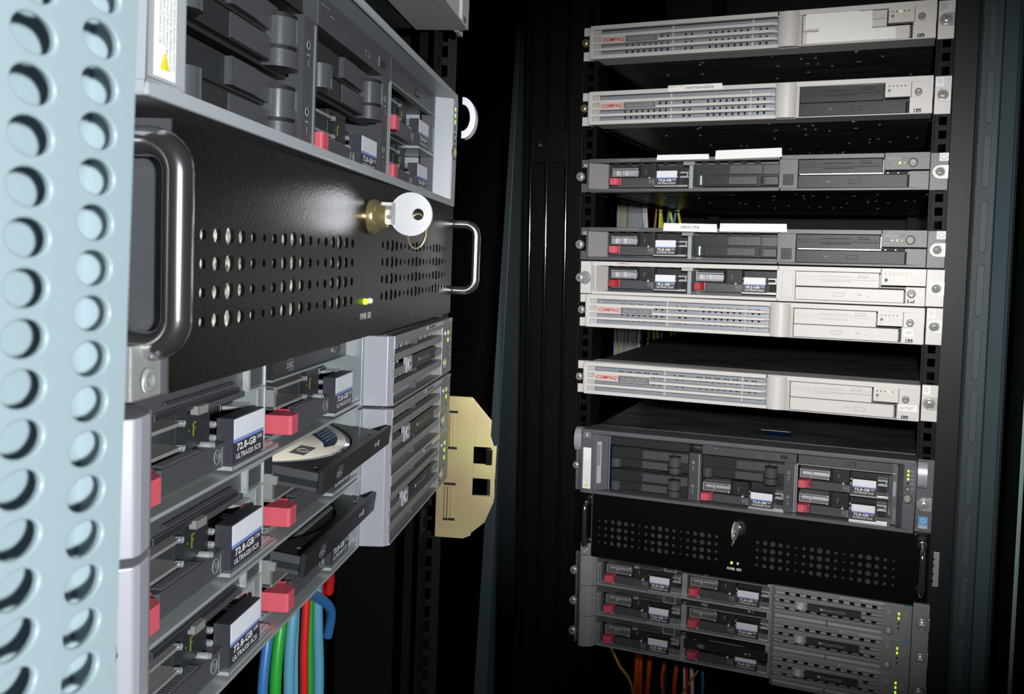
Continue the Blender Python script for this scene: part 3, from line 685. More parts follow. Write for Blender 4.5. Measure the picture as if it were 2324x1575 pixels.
# ------------------------------------------------------------------ 1U server with twin drives, slim media drives and grille
def grille_server(M, label, tray_out=0, disc=False, light=False, first=False, idx=0):
    t = thing('rack_server', label, 'server', M, 'grey slim servers with grille and two drives')
    G = 'silver_paint' if light else 'graphite_light'; ER = 'silver_paint' if light else 'graphite_light'; PB = 19
    tray(t, 1)
    def ear(b):
        pts = [(9.5, 0), (9.5, 13), (12, 16.3), (15, 16.8), (22, 15.5), (29, 12), (34, 6), (34, -8), (9.5, -8)]
        b.prism(pts, 1.4, 43.2, 'z', ER, False)
    part(t, 'side_cheek', ('gs_ear', ER), ear, .6)
    part(t, 'mounting_ear', ('gs_mel', ER), lambda b: b.box(0, 10, -2, 3, .8, 43.6, 'graphite_plastic'), .3); part(t, 'mounting_ear', ('gs_mer', ER), lambda b: b.box(462.6, 482.6, 0, 6, .8, 43.6, 'graphite_light'), .5)
    thumb_screw(t, 1, 20, 6, 3, 16)
    def frame_(b):
        b.box(34, 285, -12, 1.5, .4, 1.9, 'steel'); b.box(34, 285, -40, -10, .4, 3, 'steel_satin')
        b.box(34, 39, -12, 1, 1.9, 31, 'steel_satin'); b.box(36.6, 38, 1, 1.6, 3, 30, 'sticker_navy'); b.box(34, 285, -70, -64, 1, 43, 'black_matte')
        b.box(281.5, 285.5, -30, 1.5, 1.9, 43.4, 'steel_satin')
    part(t, 'bay_frame', 'gs_frame', frame_, .2)
    part(t, 'bay_divider', 'gs_div', lambda b: (b.box(157.8, 165.4, -30, -9.4, 1.9, 30.5, 'steel_satin'), b.box(164.2, 165.4, -9.6, -8.6, 1.9, 30.5, 'steel')), .3)
    hard_drive(t, 44, 4.2, dp=.3); hard_drive(t, 169.5, 4.2, dp=.3)
    # floppy drive across the top left
    def fd(b):
        b.box(34.5, 158, -40, -5.5, 31.6, 43.4, 'drive_plastic'); b.box(60, 128, -6, -4.4, 32, 35, 'dark_plastic'); b.box(66, 122, -6, -3.8, 36.8, 38, 'dark_plastic')
        b.box(88, 96, -6, -2.4, 29.6, 33.4, 'carrier_metal'); b.box(97, 130, -6, -3, 30.4, 33, 'drive_plastic')
    o = part(t, 'floppy_drive', 'gs_fd', fd, .3)
    part(o, 'eject_button', 'gs_fdb', lambda b: (b.frame(133, 150.5, 31.6, 43, 1.1, -8, -2.4, 'steel'), b.box(134.6, 149.4, -8, -3.4, 33, 41.8, 'drive_plastic')), .3)
    # optical drive across the top right, its tray drawn out or shut
    td = tray_out
    o = part(t, 'optical_drive', 'gs_cd', lambda b: (b.box(166.5, 281, -70, -6, 42.6, 43.6, 'steel_satin'), b.box(166.5, 281, -40, -6, 31.2, 32.2, 'steel_satin'), b.box(166.5, 168, -40, -6, 32, 42.6, 'dark_plastic'), b.box(278.5, 281, -40, -2, 32, 42.6, 'steel')))
    def tr(b):
        pf = (td or -7) - .5
        b.box(167.5, 283.5, pf - 2.4, pf, 31.6, 42.8, 'dark_plastic')
        b.box(168.5, 282, pf - 2.6, pf - 2.2, 32.4, 42.2, 'drive_plastic')
        if td:
            b.box(169, 281, -60, pf - 2, 33.2, 36.8, 'dark_plastic')
            n = 26; R_ = 61; cp = pf - 8 - R_; cxx = 225
            # rim around the disc well
            ins = []
            for k in range(n + 1):
                a = math.pi * k / n; ins.append((cxx + R_ * math.cos(a), cp + R_ * math.sin(a)))
            for k in range(n):
                (xa, pa), (xb, pb) = ins[k], ins[k + 1]
                xo, xp = min(max(xa, 170), 280), min(max(xb, 170), 280)
                if pa < -60 or pb < -60: continue
                b.prism([(xo, pa), (xp, pb), (xp, pf - 2), (xo, pf - 2)], 36.6, 39.2, 'z', 'dark_plastic')
            b.lathe(182, 39.2, [(1.3, 39.1), (1.2, 39.5), (.3, 39.6)], 'steel', 10, axis='z', p=pf - 9); b.lathe(268, 39.2, [(1.3, 39.1), (1.2, 39.5), (.3, 39.6)], 'steel', 10, axis='z', p=pf - 8)
            b.box(168.8, 169.4, -30, pf - 2, 37, 41, 'drive_plastic')
    q = part(o, 'disc_tray', ('gs_tray', td), tr, .25)
    piv = Matrix.Translation((0, .045, .035)) @ Matrix.Rotation(math.radians(7.2 if td else 0), 4, 'X') @ Matrix.Translation((0, -.045, -.035))
    q.matrix_local = piv
    def marks(b):
        pf = (td or -7) - .5
        b.text('COMPACT', 188, 38.6, 8, 1.4, pf + .12, 'print_grey'); b.text('DISC', 187, 35, 9.4, 3, pf + .12, 'print_grey', bold=.03); b.text('RW', 190, 33.4, 6, 1.2, pf + .12, 'print_grey')
        b.box(252, 256, pf - .2, pf + .15, 36.4, 38.4, 'print_grey'); b.box(259, 259.6, pf - .2, pf + .15, 35.6, 39.2, 'print_white')
        b.frame(259, 266, 36, 39.4, .3, pf - .3, pf + .2, 'black_matte') if not td else None
    q2 = part(o, 'drive_marks', ('gs_mk', td), marks); q2.matrix_local = piv
    if td: part(o, 'tray_slide', ('gs_sl', td), lambda b: (b.box(168.6, 170.4, -40, td - 3, 32.2, 33.8, 'drive_plastic'), b.box(167.6, 169.4, -40, -3, 31.8, 36, 'carrier_metal'))).matrix_local = piv
    # grille bezel: a side wall and horizontal bars
    def bez(b):
        b.prism([(285.6, -2), (285.6, 2), (287.5, PB - 3.5), (291, PB), (291, -2)], .8, 43.4, 'z', G)
        b.box(291, 428, PB - 8, PB, 37.6, 43.4, 'graphite_light'); b.box(291, 428, PB - 8, PB, .8, 1.9, 'graphite_light')
        b.box(426.5, 461.6, 0, PB, .8, 43.4, 'graphite_light'); b.box(291, 461, -2, PB - 8, 42.6, 43.4, 'graphite_light'); b.box(291, 461, -2, PB - 8, .8, 1.6, 'graphite_light')
    part(t, 'grille_frame', ('gs_bez', G), bez, .5)
    def bar(b): b.box(290, 428, PB - 6, PB - .3, 0, 4.8, 'graphite_light')
    for z in (27.6, 18.2, 9.0): part(t, 'grille_bar', 'gs_bar', bar, .5, off=(0, 0, z))
    part(t, 'grille_rib', 'gs_rib', lambda b: b.box(358, 359.4, 0, PB - 3, 2, 38, 'graphite_plastic'))
    def scr(b):
        xs = [289 + 6.9 * k for k in range(21)]; zs = [1, 11.7, 17.1, 20.8, 26.2, 30.2, 35.6, 39.5]
        b.perf(xs, zs, lambda i, j: (3.3, 2.6) if j in (1, 3, 5) and 0 < i < 19 and i % 2 == (j // 2) % 2 else None, 9.6, 10.8, 'silver_paint', 12, 'steel')
        b.box(287, 430, -14, -12, 1, 42, 'black_matte'); b.box(298, 330, -5, 0, 8, 36, 'led_dim') if False else None
    part(t, 'perforated_screen', 'gs_scr', scr)
    part(t, 'round_emblem', 'gs_emb', lambda b: (b.box(318.5, 331.5, PB - 2, PB + .6, 17.6, 27.6, 'silver_paint'), b.lathe(325, 22.6, [(4.2, PB + .5), (4.2, PB + 1.1), (3.4, PB + 1.1), (3.2, PB + .8)], 'label_white', 22), b.text('hp', 322.4, 20.8, 5.2, 4.2, PB + 1.1, 'print_dark', shear=.3)), .2)
    part(t, 'name_plate', 'gs_name', lambda b: (b.box(333.5, 401, PB - 2, PB + .3, 18, 27, 'label_black'), b.text('hp', 350, 21, 3.8, 3.2, PB + .45, 'print_white', bold=.03), b.text('ProLiant DL360', 355, 21, 26, 3.2, PB + .45, 'print_grey')))
    led_row(t, [(446.2, z, 1.1, 1.5, m) for z, m in ((32.6, 'led_green'), (27, 'led_green'), (21, 'led_green' if idx == 2 else 'led_off'), (15, 'led_off'))], PB)
    part(t, 'indicator_marks', 'gs_im', lambda b: [b.frame(452, 456.4, z - 1.5, z + 1.5, .5, PB - .3, PB + .1, 'print_grey') for z in (32.4, 27)] + [b.tube([(452, PB, z + 1), (456, PB, z + 1), (454, PB, z - 1.4)], .25, 'print_grey', 4, True) for z in (20.4, 14.6)] + [b.text('UID', 432, 36.6, 5, 1.8, PB + .1, 'print_grey')])
    round_button(t, 'identify_button', 434.6, 33, 2.1, PB, 'silver_paint'); round_button(t, 'power_button', 434.6, 10.2, 4.2, PB, 'silver_paint', 'graphite_plastic')
    part(t, 'power_mark', 'gs_pm', lambda b: b.box(434.1, 435.1, PB + 1, PB + 1.7, 9, 12.5, 'led_dim'))
    panel_screw(t, 474, 19.5)
    part(t, 'top_label', 'gs_tl', lambda b: (b.quad(375, 428, 40.4, 43.0, PB + .1, 'sticker_silver'), [b.box(378 + k * 1.3, 378.6 + k * 1.3, PB, PB + .5, 41, 42.6, 'print_dark') for k in range(16)], b.quad(452, 461, 41, 43.4, PB + .1, 'cable_cyan')))
    if disc:
        d = part(None, 'compact_disc', None, lambda b: (b.lathe(0, 0, [(7.5, 0), (60, 0), (60, 1.2), (7.5, 1.2)], 'disc_clear', 64, axis='z'), b.lathe(0, 0, [(12, 1.1), (57.5, 1.1), (57.5, 1.5), (12, 1.5)], 'disc_cream', 64, axis='z')))
        d['label'] = 'cream and navy printed compact disc lying in the open tray'; d['category'] = 'disc'
        d.matrix_world = M @ piv @ Matrix.Translation((.225, -(td - .5 - 8 - 61) * .001, .0378))
        def art(b):
            pts = []
            for k in range(15):
                a = math.radians(62) - math.radians(82) * k / 14; pts.append((53 * math.cos(a), 53 * math.sin(a)))
            b.prism([(5, 46), (-4, 50)] + [(53 * math.cos(a), 53 * math.sin(a)) for a in [math.radians(86 - 7 * k) for k in range(9)]] + [(46, 14), (34, 24), (20, 33)], 1.45, 1.6, 'z', 'disc_navy')
            for k in range(6): b.box(9 + k * 3, 26 + k * 3, 46 - k * 2.6, 46.7 - k * 2.6, 1.55, 1.7, 'print_grey')
            b.box(-26, -8, 39, 47, 1.45, 1.62, 'badge_grey'); b.lathe(-17, 0, [(3.3, 1.6), (3.3, 1.75), (2.4, 1.75), (2.4, 1.6)], 'disc_cream', 16, axis='z', p=43)
        part(d, 'printed_art', None, art)
    return t
# ------------------------------------------------------------------ far rack (right), everything placed by rack slot
def rack_part(t, name, fn, bevel=0, label=None, kind=None): return part(t, name, None, fn, bevel, label, kind)
S0, S1 = 300, -1390        # rack top and foot, mm from slot zero
def square_holes(b, x0, x1, ztop, zbot, p0, p1, m, hw=4.6):
    """mounting rail with three square holes per unit"""
    zs = []; z = ztop
    n = int((ztop - zbot) / U)
    for k in range(n):
        base = ztop - k * U
        zs += [base - 1.6, base - 11.1, base - 17.45, base - 26.95, base - 33.3, base - 42.8]
    zs = [ztop] + zs + [zbot]
    zs = sorted(zs); cx_ = (x0 + x1) / 2; xs = [x0, cx_ - hw, cx_ + hw, x1]
    for i in range(3):
        for j in range(len(zs) - 1):
            if zs[j + 1] - zs[j] < 1e-3: continue
            solid = not (i == 1 and 9 < zs[j + 1] - zs[j] < 10)
            if solid: b.box(xs[i], xs[i + 1], p0, p1, zs[j], zs[j + 1], m)
Rk = thing('server_rack', 'far black rack with a full stack of ten slim and two taller units', 'rack', FR)
rack_part(Rk, 'mounting_rail', lambda b: (square_holes(b, -1, 17, 8 * U, -26 * U, -4, -1.5, 'rack_black'), b.box(17, 19, -40, -1.5, S1, S0, 'rack_black')))
rack_part(Rk, 'mounting_rail', lambda b: (square_holes(b, 464, 482, 8 * U, -26 * U, -4, -1.5, 'rack_black'), b.box(461, 463.5, -30, -1.5, S1, S0, 'rack_black')))
rack_part(Rk, 'rail_flange', lambda b: (b.box(482, 509, -6, 0, S1, S0, 'rack_flange')), .8)
rack_part(Rk, 'front_post', lambda b: (b.box(-97, -4, -60, -6, S1, S0, 'rack_black')), 1)
def ridge(b): b.tube([(0, -6, S1), (0, -6, S0)], 3.6, 'rack_gloss', 16)
for x in (-85, -59, -28): o = rack_part(Rk, 'rounded_fold', ridge); o.location = (x * .001, 0, 0)
rack_part(Rk, 'side_panel', lambda b: (b.box(-135, -131, -900, -205, S1, S0, 'rack_black'), b.box(-97, -93, -205, -60, S1, S0, 'rack_black'), b.box(-135, -93, -209, -205, S1, S0, 'rack_black'))); rack_part(Rk, 'side_panel', lambda b: b.box(503, 507, -900, -60, S1, S0, 'rack_black'))
rack_part(Rk, 'back_door', lambda b: b.box(-135, 507, -910, -900, S1, S0, 'black_matte'))
rack_part(Rk, 'top_panel', lambda b: b.box(-135, 507, -900, 0, S0, S0 + 20, 'rack_black')); rack_part(Rk, 'bottom_panel', lambda b: b.box(-135, 507, -900, 0, S1, S1 + 40, 'rack_black'))
rack_part(Rk, 'latch_block', lambda b: (b.box(-76, -28, -4, 3, -4.0 * U, -3.0 * U, 'rack_black'), b.lathe(-66, -3.47 * U, [(3, 3), (3, 6), (2, 7)], 'brass', 12), b.box(-79, -76, -4, 8, -4 * U, -3 * U, 'rack_gloss')), .5)
for x in (30, 452):
    rack_part(Rk, 'rear_rail', lambda b: b.box(x - 15, x + 15, -760, -750, S1, S0, 'rack_black'))
for s, n in ((0, 1), (2, 1), (4, 1), (6, 1), (7, 1), (8, 1), (10, 1), (12, 2), (14, 2), (16, 1), (17, 1), (18, 1)):
    for x0, x1 in ((17, 24), (458, 464)):
        z = -(s + n) * U
        rack_part(Rk, 'support_runner', lambda b: b.box(x0, x1, -740, -40, z - .5, z + 1.1, 'rack_black'))
E2 = {0: (-.9, -3.1), 2: (2.6, .4), 4: (3.2, 1.8), 6: (2.0, .3), 7: (1.1, -.4), 8: (1.1, -1.0), 10: (-.7, -3.1), 12: (-2.6, -3.4), 14: (-.8, -1.6), 16: (1, 0), 17: (2.7, 2), 18: (4.4, 3.8)}
def RM(s, n=1, dx=0): a, b_ = E2[s]; return slot_matrix(FR, s, n, a, b_, dx)
louvred_server(RM(0, 1, -2), 'white louvred server at the very top, big blank paper sheets over its drives', lit=(0, 0, 1, 0, 0), sheet=0, tagwhite=False,
    papers=(paper('wide white paper sheet', 306, 372, 20.5, 38.6, 10.2), paper('white paper strip', 308, 416, 3.0, 15.6, 11), paper('white paper sheet', 323, 388, 6.0, 36.8, 11.6)))
louvred_server(RM(2, 1, -2), 'white louvred server with black floppy and disc drives', dark_drives=True, lit=(0, 0, 0, 0, 0), power=False, sheet=1, tagwhite=False,
    papers=(paper('half torn paper strip', 127, 202, 39, 46.5, 12.4, text='nemandala', tx=(152, 41, 38, 4.2), foil=(0, 22)),))
twin_bay_server(RM(4, 1, -1), 'graphite slim server with two blank white labels along its top edge', False, 'graphite servers with one drive and one blank', False, True,
    papers=(paper('narrow white paper strip', 113, 186, 40.5, 47, 12.4), paper('tall white paper strip', 194, 282, 40, 51, 12.4, roll=1.5)))
twin_bay_server(RM(6, 1, 0), 'graphite slim server with hand-lettered white label, just above the white pair', False, 'graphite servers with one drive and one blank', False, True, lit=(0, 0, 0, 0),
    papers=(paper('hand-lettered paper strip', 124, 199, 40, 50, 12.4, text='3850-M4', tx=(148, 43, 26, 3.8), roll=-1, foil=(4, 24)), paper('blank paper strip', 202, 291, 40, 50, 12.4)))
twin_bay_server(RM(7, 1, 1), 'white slim server with two drives in open bays and no louvres', True, None, True, False) if False else None
t_ = twin_bay_server(RM(7, 1, 1), 'white slim server with two hard drives and no louvres', True, 'white slim server with open bays', True, False)
del t_['group']
louvred_server(RM(8, 1, 1), 'white louvred server with small KM paper tag, directly below the two-drive white server', lit=(0, 0, 0, 0, 0), power=False,
    papers=(paper('small handwritten tag', 438, 449.6, 9.6, 18, 12.3, text='KM', tm='print_violet', tx=(441, 11.6, 6, 4)),))
louvred_server(RM(10, 1, 0), 'white louvred server with wider handwritten BOTNET paper tag, lowest of the white ones', cdvar=1, lit=(0, 0, 0, 1, 0),
    papers=(paper('handwritten paper tag', 437, 459.4, 11.5, 19.4, 12.3, text='BOTNET', tm='print_violet', tx=(439, 13.4, 16, 3.8)),))
six_bay_server(RM(12, 2, 0), 'tall slate server with six drive bays, in the far stack')
key_chassis(RM(14, 2, 0), 'black two-unit chassis with rows of dim holes in the far stack')
grille_server(RM(16, 1, 3), 'uppermost of three grey grille servers at the foot of the far stack', idx=0)
grille_server(RM(17, 1, 3), 'middle of three grey grille servers at the foot of the far stack', idx=1)
grille_server(RM(18, 1, 3), 'lowest of three grey grille servers at the foot of the far stack', tray_out=11, idx=2)
# underside labels of the dark server
part(None, 'caution_sheet', None, lambda b: b.prism([(75, -35), (175, -35), (205, -75), (112, -75)], -.3, .3, 'z', 'sticker_silver'))
o = bpy.data.objects['caution_sheet']; o.matrix_world = RM(4, 1, -1) @ Matrix.Translation((0, 0, .0012)); o['label'] = 'grey paper sheet stuck beneath the upper graphite server'; o['category'] = 'label'
# cabinet uprights with oblong pressed tabs, right of the far stack
Fr = thing('cabinet_frame', 'blue-grey steel upright with a row of oblong tabs at the right', 'frame', FR)
def upright(b):
    pts = [(509, -40), (509, 4), (512, 8), (534, 14), (536, 18), (549, 30), (553, 27), (556, 22), (556, -40)]
    b.prism(pts, S1, S0, 'z', 'frame_paint')
rack_part(Fr, 'upright', upright, .8)
rack_part(Fr, 'lit_face', lambda b: b.prism([(535.4, 17.6), (548.6, 30.2), (549, 30), (536, 17.2)], S1, S0, 'z', 'frame_paint_lit'))  # light on the angled face, painted as a paler strip
rack_part(Fr, 'edge_seam', lambda b: b.prism([(551.5, 28.4), (552.6, 27.6), (552.4, 26.8), (551.4, 27.6)], S1, S0, 'z', 'frame_paint_lit'))
def tabf(b):
    n = 10; pts = []
    for q, s_ in ((0, 1), (1, -1)):
        for k in range(n + 1):
            a = math.pi * k / n + (0 if s_ > 0 else math.pi); pts.append((4 * math.cos(a), (26 if s_ > 0 else -26) + 4 * math.sin(a)))
    b.prism(pts, 0, 2.6, 'p', 'frame_tab')
for k in range(16):
    o = part(Fr, 'pressed_tab', 'tab', tabf, .6); o.location = (.5235, -.0116, (30 - 73 * k) * .001); o.rotation_euler = (0, 0, math.radians(-15))
for k in range(22):
    o = part(Fr, 'seam_slot', 'slotd', lambda b: b.box(-.6, .6, -1, .6, -20, 20, 'black_matte')); o.location = (.5125, -.0086, (60 - 52 * k) * .001)
Gd = thing('glass_door', 'glass door seen along its green edge at the far right', 'door', FR)
rack_part(Gd, 'glass_pane', lambda b: b.prism([(577, 30), (580, 30), (600, -300), (597, -300)], S1, -150, 'z', 'glass_green'), label='green glass edge')
rack_part(Gd, 'door_edge', lambda b: b.box(575.5, 577.2, 28, 31, S1, -150, 'door_paint'))
Nb = thing('neighbour_unit', 'dim louvred unit glimpsed behind the glass door', 'server', FR)
rack_part(Nb, 'body', lambda b: b.box(600, 900, -300, -40, -560, -330, 'graphite_plastic'))
for k in range(7): rack_part(Nb, 'louvre_slat', lambda b: b.box(598, 900, -42, -34, -350 - 30 * k, -338 - 30 * k, 'graphite_light'))

# tab strip at the right of the black chassis
solo('notched_strip', 'light grey notched strip beside the chrome handle of the far chassis', 'bracket',
     lambda b: b.prism([(487, -34), (494, -34), (494, 8), (487, 8), (487, 2)] + sum([[(487, z), (488.8, z - 2), (487, z - 4)] for z in (1, -7, -17, -26)], []), 0, 1.6, 'p', 'steel_satin'), FR @ Matrix.Translation((0, 0, -14.75 * U * .001)), bevel=.3)

# ------------------------------------------------------------------ cables inside the far rack
def cable(M, pts, r, colr, label, group, n=10):
    P = [Vector(a) for a in pts]; out = []
    for i in range(len(P) - 1):
        p0 = P[max(i - 1, 0)]; p1 = P[i]; p2 = P[i + 1]; p3 = P[min(i + 2, len(P) - 1)]
        for k in range(6):
            t = k / 6; out.append(.5 * ((2 * p1) + (-p0 + p2) * t + (2 * p0 - 5 * p1 + 4 * p2 - p3) * t * t + (-p0 + 3 * p1 - 3 * p2 + p3) * t ** 3))
    out.append(P[-1])
    return solo('network_cable', label, 'cable', lambda b: b.tube(out, r, 'cable_' + colr, n), M, group)
GB = 'cables hanging at the back left of the far rack'
ZT, ZB = -3.2 * U, -11.6 * U
solo('cable_duct', 'pale grey vertical cable duct at the back left inside the far rack', 'duct', lambda b: (b.box(-113, -92, -520, -500, ZB, ZT, 'duct_grey'), b.box(-90, -58, -520, -500, ZB, ZT, 'duct_grey'), b.box(-92, -90, -520, -504, ZB, ZT, 'cable_navy')), FR, bevel=1)
for i, (x, c, r, lb) in enumerate(((-104, 'gold', 2.2, 'dull gold cable on the left face of the grey duct'), (-76, 'tan', 2, 'tan cable lying on the grey duct'), (-54, 'white', 3.4, 'white cable nearest the grey duct'), (-44, 'white', 2.8, 'second white cable from the grey duct'),
    (-33, 'brown', 2.4, 'brown cable between white and yellow cables'), (-24, 'yellow', 3, 'first yellow cable right of the brown one'), (-14, 'yellow', 3, 'second yellow cable right of the brown one'), (-4, 'cyan', 3, 'pale blue cable among the yellow ones'), (6, 'yellow', 3, 'yellow cable right of the pale blue one'),
    (16, 'blue', 3, 'dark blue cable at the back left'), (25, 'yellow', 2.6, 'rightmost yellow cable at the back left'))):
    rr = random.Random(i * 7 + 1)
    cable(FR, [(x + rr.uniform(-7, 7), -490 + rr.uniform(-8, 8), ZT - k * (ZT - ZB) / 6 - 6) for k in range(7)], r, c, lb + ' inside the far rack', GB)
GL = 'cables hanging below the far stack'
for pts, c, r, lb in (([(44, -160, -838), (50, -165, -870), (54, -160, -930), (48, -160, -1050)], 'orange', 4.4, 'broad orange cable, leftmost pair'), ([(52, -162, -838), (58, -165, -880), (60, -160, -940), (62, -160, -1050)], 'orange', 4.0, 'orange cable right of the broad one'),
    ([(20, -150, -862), (34, -150, -848), (44, -152, -836)], 'blue', 3, 'short blue cable rising to the stack'), ([(98, -150, -838), (102, -152, -900), (106, -150, -1050)], 'navy', 3.8, 'dark navy cable in the middle'),
    ([(128, -140, -838), (118, -142, -880), (108, -150, -900), (100, -150, -950), (118, -150, -1040)], 'orange', 3.4, 'curling orange cable behind the navy one'), ([(134, -146, -838), (136, -150, -900), (140, -150, -1050)], 'white', 3.2, 'first white cable'), ([(148, -146, -838), (146, -150, -890), (156, -150, -1050)], 'white', 3.4, 'second white cable'),
    ([(141, -142, -838), (140, -142, -900), (150, -150, -1050)], 'red', 2.4, 'thin red cable between the white ones'), ([(12, -140, -900), (30, -140, -930), (52, -140, -960), (70, -140, -1050)], 'gold', 2.6, 'thin dull yellow cable sagging at the lower left'), ([(188, -140, -872), (166, -142, -905), (120, -145, -980)], 'gold', 1.5, 'thinnest yellow wire crossing the white cables'),
    ([(72, -150, -838), (78, -152, -900), (70, -150, -1050)], 'orange', 4.2, 'straight orange cable left of the navy one'), ([(112, -144, -838), (124, -146, -900), (120, -150, -960), (128, -150, -1050)], 'orange', 3.6, 'wavy orange cable right of the navy one'), ([(160, -150, -840), (164, -152, -900), (170, -150, -1050)], 'blue', 2.6, 'slim blue cable right of the white ones'), ([(290, -60, -842), (300, -58, -862), (316, -58, -862), (326, -60, -842)], 'white', 1.8, 'short grey loop under the drives')):
    cable(FR, pts, r, c, lb + ' below the far stack', GL)

# ------------------------------------------------------------------ near rack (left)
Lk = thing('server_rack', 'near black rack whose stack recedes from the left edge', 'rack', FL)
rack_part(Lk, 'mounting_rail', lambda b: (square_holes(b, 464, 484, 4 * U, -26 * U, -3.5, -1.5, 'rack_black'), b.box(484, 486, -20, -1.5, S1, S0, 'rack_black')))
rack_part(Lk, 'mounting_rail', lambda b: (b.box(-1, 17, -4, -1.5, S1, S0, 'rack_black')))
rack_part(Lk, 'side_rail', lambda b: (square_holes(b, -12, 12, 4 * U, -26 * U, 0, 2, 'rack_black')))
o = Lk.children[-1]; o.matrix_local = Matrix.Translation((.506, 0.006, 0)) @ Matrix.Rotation(math.radians(-78), 4, 'Z')
rack_part(Lk, 'front_post', lambda b: (b.box(520, 560, -90, -20, S1, S0, 'rack_black'))); rack_part(Lk, 'rounded_fold', lambda b: b.tube([(520, -16, S1), (520, -16, S0)], 2.5, 'rack_gloss', 12))
rack_part(Lk, 'side_panel', lambda b: b.box(556, 560, -800, -90, S1, S0, 'rack_black')); rack_part(Lk, 'side_panel', lambda b: b.box(-60, -56, -800, -60, S1, S0, 'rack_black'))
rack_part(Lk, 'back_door', lambda b: b.box(-60, 560, -810, -800, S1, S0, 'black_matte')); rack_part(Lk, 'bottom_panel', lambda b: b.box(-56, 556, -800, -90, S1, S1 + 40, 'rack_black')); rack_part(Lk, 'top_panel', lambda b: b.box(-60, 560, -800, -60, S0, S0 + 20, 'rack_black'))
for s, n in ((10, 1), (12, 2), (14, 2), (16, 1), (17, 1), (18, 1)):
    for x0, x1 in ((17, 24), (458, 464)):
        z = -(s + n) * U
        rack_part(Lk, 'support_runner', lambda b: b.box(x0, x1, -740, -40, z - .5, z + 1.1, 'rack_black'))
def LM(s, n=1, dzl=0, dzr=0, dx=0, dp=0): return slot_matrix(FL, s, n, dzl, dzr, dx, dp)
louvred_server(LM(10, 1, 0, 0, 0, 12), 'pale louvred server cut off at the top edge above the near stack', sheet=3,
    papers=(paper('white paper sheet', 323, 388, 6.0, 36.8, 11.6),))
six_bay_server(LM(12, 2, 4, -3.5, 3), 'large light-framed server with six drive bays at the top of the near stack', light=True)
key_chassis(LM(14, 2, 2, 1), 'black two-unit chassis with bright key in the near stack', left=True)
grille_server(LM(16, 1), 'uppermost grille server of the near stack, its disc drive shut', light=True, idx=0)
grille_server(LM(17, 1, 0, 0), 'middle grille server of the near stack, tray open with a disc', tray_out=20, disc=True, light=True, idx=1)
grille_server(LM(18, 1, 3, 2), 'lowest grille server of the near stack, empty tray open', tray_out=12, light=True, idx=2)
def bracket(b):
    P_ = [(4, -69), (12, -69), (12, -66.5), (14, -66.5), (14, -69), (32, -69), (49, -88), (48.6, -101), (54, -108), (52.9, -156.5), (46, -174), (28, -189), (4, -189)]
    xs = None
    # plate with two square windows: left strip, bars and right strip
    b.prism([(4, -69), (32, -69), (34.6, -71.6), (34.6, -186), (28, -189), (4, -189)], 491, 493, 'x', 'zinc_yellow')
    b.prism([(34.6, -71.9), (49, -88), (48.6, -101), (52, -110.4), (34.6, -110.4)], 491, 493, 'x', 'zinc_yellow')
    b.prism([(34.6, -124.6), (53.3, -124.6), (53, -137), (34.6, -137)], 491, 493, 'x', 'zinc_yellow')
    b.prism([(34.6, -151.6), (53, -151.6), (52.9, -156.5), (46, -174), (34.6, -184)], 491, 493, 'x', 'zinc_yellow')
    b.prism([(49, -110.4), (54, -108), (53.3, -124.6), (49, -124.6)], 491, 493, 'x', 'zinc_yellow'); b.prism([(49.6, -137), (53, -137), (53, -151.6), (49.6, -151.6)], 491, 493, 'x', 'zinc_yellow')
br = thing('yellow_bracket', 'rainbow yellow zinc-plated bracket beyond the lowest near servers', 'bracket', FL)
ZO = -16 * U
part(br, 'plate', None, bracket, .3).location.z = ZO * .001
for z in (-82, -112.5, -143, -173): part(br, 'slot', None, lambda b: b.box(489.6, 491.2, 11, 20.5, z - .9, z + .9, 'black_matte')).location.z = ZO * .001
for z0, z1 in ((-111, -84), (-172, -145)): part(br, 'folded_lip', None, lambda b: (b.box(489, 491.2, 11.5, 13, z0, z1, 'zinc_yellow'), b.box(488, 491.2, 14.5, 15.6, z0, z1, 'zinc_yellow'), b.box(489.6, 491.2, 17, 17.8, z0, z1, 'zinc_yellow')), .2, label='violet tinted folded lip').location.z = ZO * .001
part(br, 'hook', None, lambda b: b.box(486, 493, 46, 51, -124, -111, 'black_gloss'), .4).location.z = ZO * .001
# cables below the near stack
GN = 'cables hanging below the near stack'
for i, (x, p, c, r, lb) in enumerate(((212, -40, 'blue', 3.6, 'leftmost dark blue'), (222, -36, 'green', 4.2, 'first bright green'), (233, -40, 'emerald', 3.0, 'thin emerald'), (240, -34, 'cyan', 4.0, 'first pale blue'), (249, -38, 'cyan', 3.8, 'second pale blue'), (256, -30, 'red', 3.0, 'slim red'),
    (262, -38, 'cyan', 3.6, 'third pale blue'), (272, -32, 'green', 3.4, 'middle green'), (280, -38, 'cyan', 4.0, 'fourth pale blue'), (290, -32, 'cyan', 4.2, 'fifth pale blue'), (300, -38, 'blue', 4.0, 'right blue'), (312, -44, 'green', 3.0, 'rightmost green'))):
    x = 262 + (x - 262) * .84 + 26; mid = 288 + (x - 288) * .7; r *= .86
    cable(FL, [(mid + 2, p, -838), (mid, p, -862), (x - 2, p, -905), (x + (x - 290) * .12, p, -960), (x + (x - 290) * .25, p - 4, -1100)], r, c, lb + ' cable in the bundle below the near stack', GN)
cable(FL, [(270, -32, -872), (294, -30, -878), (322, -28, -898), (336, -34, -922)], 3.4, 'blue', 'thick blue cable bending right over the near bundle', GN)
cable(FL, [(282, -34, -858), (300, -30, -860), (324, -30, -874), (336, -34, -892)], 3.2, 'red', 'upper red cable bending right over the near bundle', GN)
cable(FL, [(284, -40, -866), (302, -38, -868), (322, -36, -882), (334, -40, -902)], 3.2, 'red', 'lower red cable bending right over the near bundle', GN)

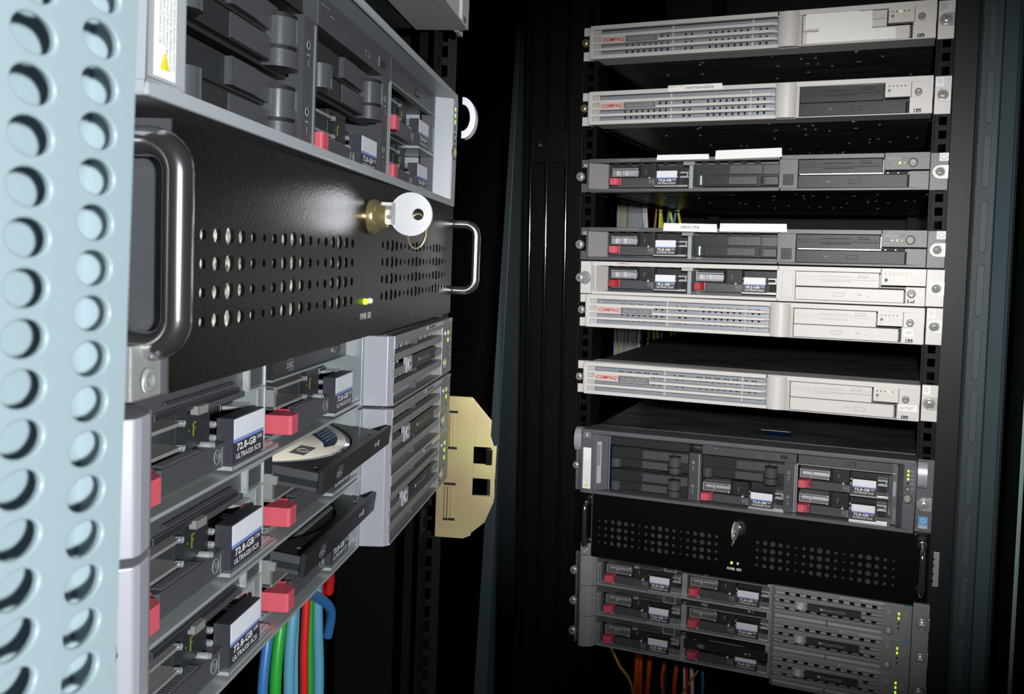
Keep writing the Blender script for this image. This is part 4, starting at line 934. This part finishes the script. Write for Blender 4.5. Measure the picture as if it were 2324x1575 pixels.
# perforated steel door edge, closest to the camera
def door(b_unused=None): pass
s_dir = Vector((.1515, 0, .9885)); nrm = Vector((.9885, 0, -.1515)); org = Vector((-.0779, 0, .14))
Dm = Matrix.Identity(4)
for i, a in enumerate((to_world(s_dir, False), to_world(-nrm, False), Vector((0, 0, 1)), to_world(org))):
    for j in range(3): Dm[j][i] = a[j]
Pd = thing('perforated_door', 'pale blue-grey perforated door edge, blurred at the left', 'door', Dm)
PZ = 7.84
def sheet(b):
    zs = [-75 + PZ / 2 * k for k in range(41)]
    # two staggered columns of oval holes; each column has its own grid offset
    za = [-78 + PZ * k for k in range(21)]; zb_ = [z - 4.1 for z in za]
    b.perf([-22, -17, -7.5], zb_, lambda i, j: None, -1.5, 0, 'door_paint', 16)
    b.perf([-6.5, 6.5], za, lambda i, j: (5.0, 3.0), -1.5, 0, 'door_paint', 24, None, .45)
    b.perf([10.3, 22.6], zb_, lambda i, j: (4.9, 3.0), -1.5, 0, 'door_paint', 24, None, .45)
    b.box(-7.5, -6.5, -1.5, 0, za[0] - 4, za[-1] + 4, 'door_paint'); b.box(6.5, 10.3, -1.5, 0, za[0] - 4, za[-1] + 4, 'door_paint'); b.box(22.6, 26.6, -1.5, 0, za[0] - 4, za[-1] + 4, 'door_paint')
part(Pd, 'perforated_sheet', None, sheet)
part(Pd, 'inner_sheet', None, lambda b: (b.box(-22, 26.4, -9.0, -8, -86, 84, 'door_paint'), b.box(25.4, 26.4, -8, -1.5, -86, 84, 'door_paint')))
NX0, NX1, NX2 = -268, -137, -199
# upright of the neighbouring cabinet between the two stacks
Nf = thing('cabinet_frame', 'leaning blue-grey cabinet upright in the dark gap between the stacks', 'frame', FR)
rack_part(Nf, 'upright', lambda b: b.prism([(NX0, -1160), (-166, -1160), (-188, 60), (NX2, 60)], -200, -196, 'p', 'frame_paint'), 1)
for k in range(14):
    z = -560 - 38 * k; x = NX0 + (NX2 - NX0) * (z + 1160) / 1220 + 55
    o = part(Nf, 'seam_slot', 'slotn', lambda b: b.box(-.7, .7, 0, 1, -15, 15, 'black_matte')); o.location = (x * .001, .1965, z * .001); o.rotation_euler = (0, math.radians(2.6), 0)
rack_part(Nf, 'folded_edge', lambda b: b.prism([(NX0, -1160), (NX0 + 26, -1160), (NX2 + 8, 60), (NX2, 60)], -196, -190, 'p', 'frame_paint_lit'), 1)
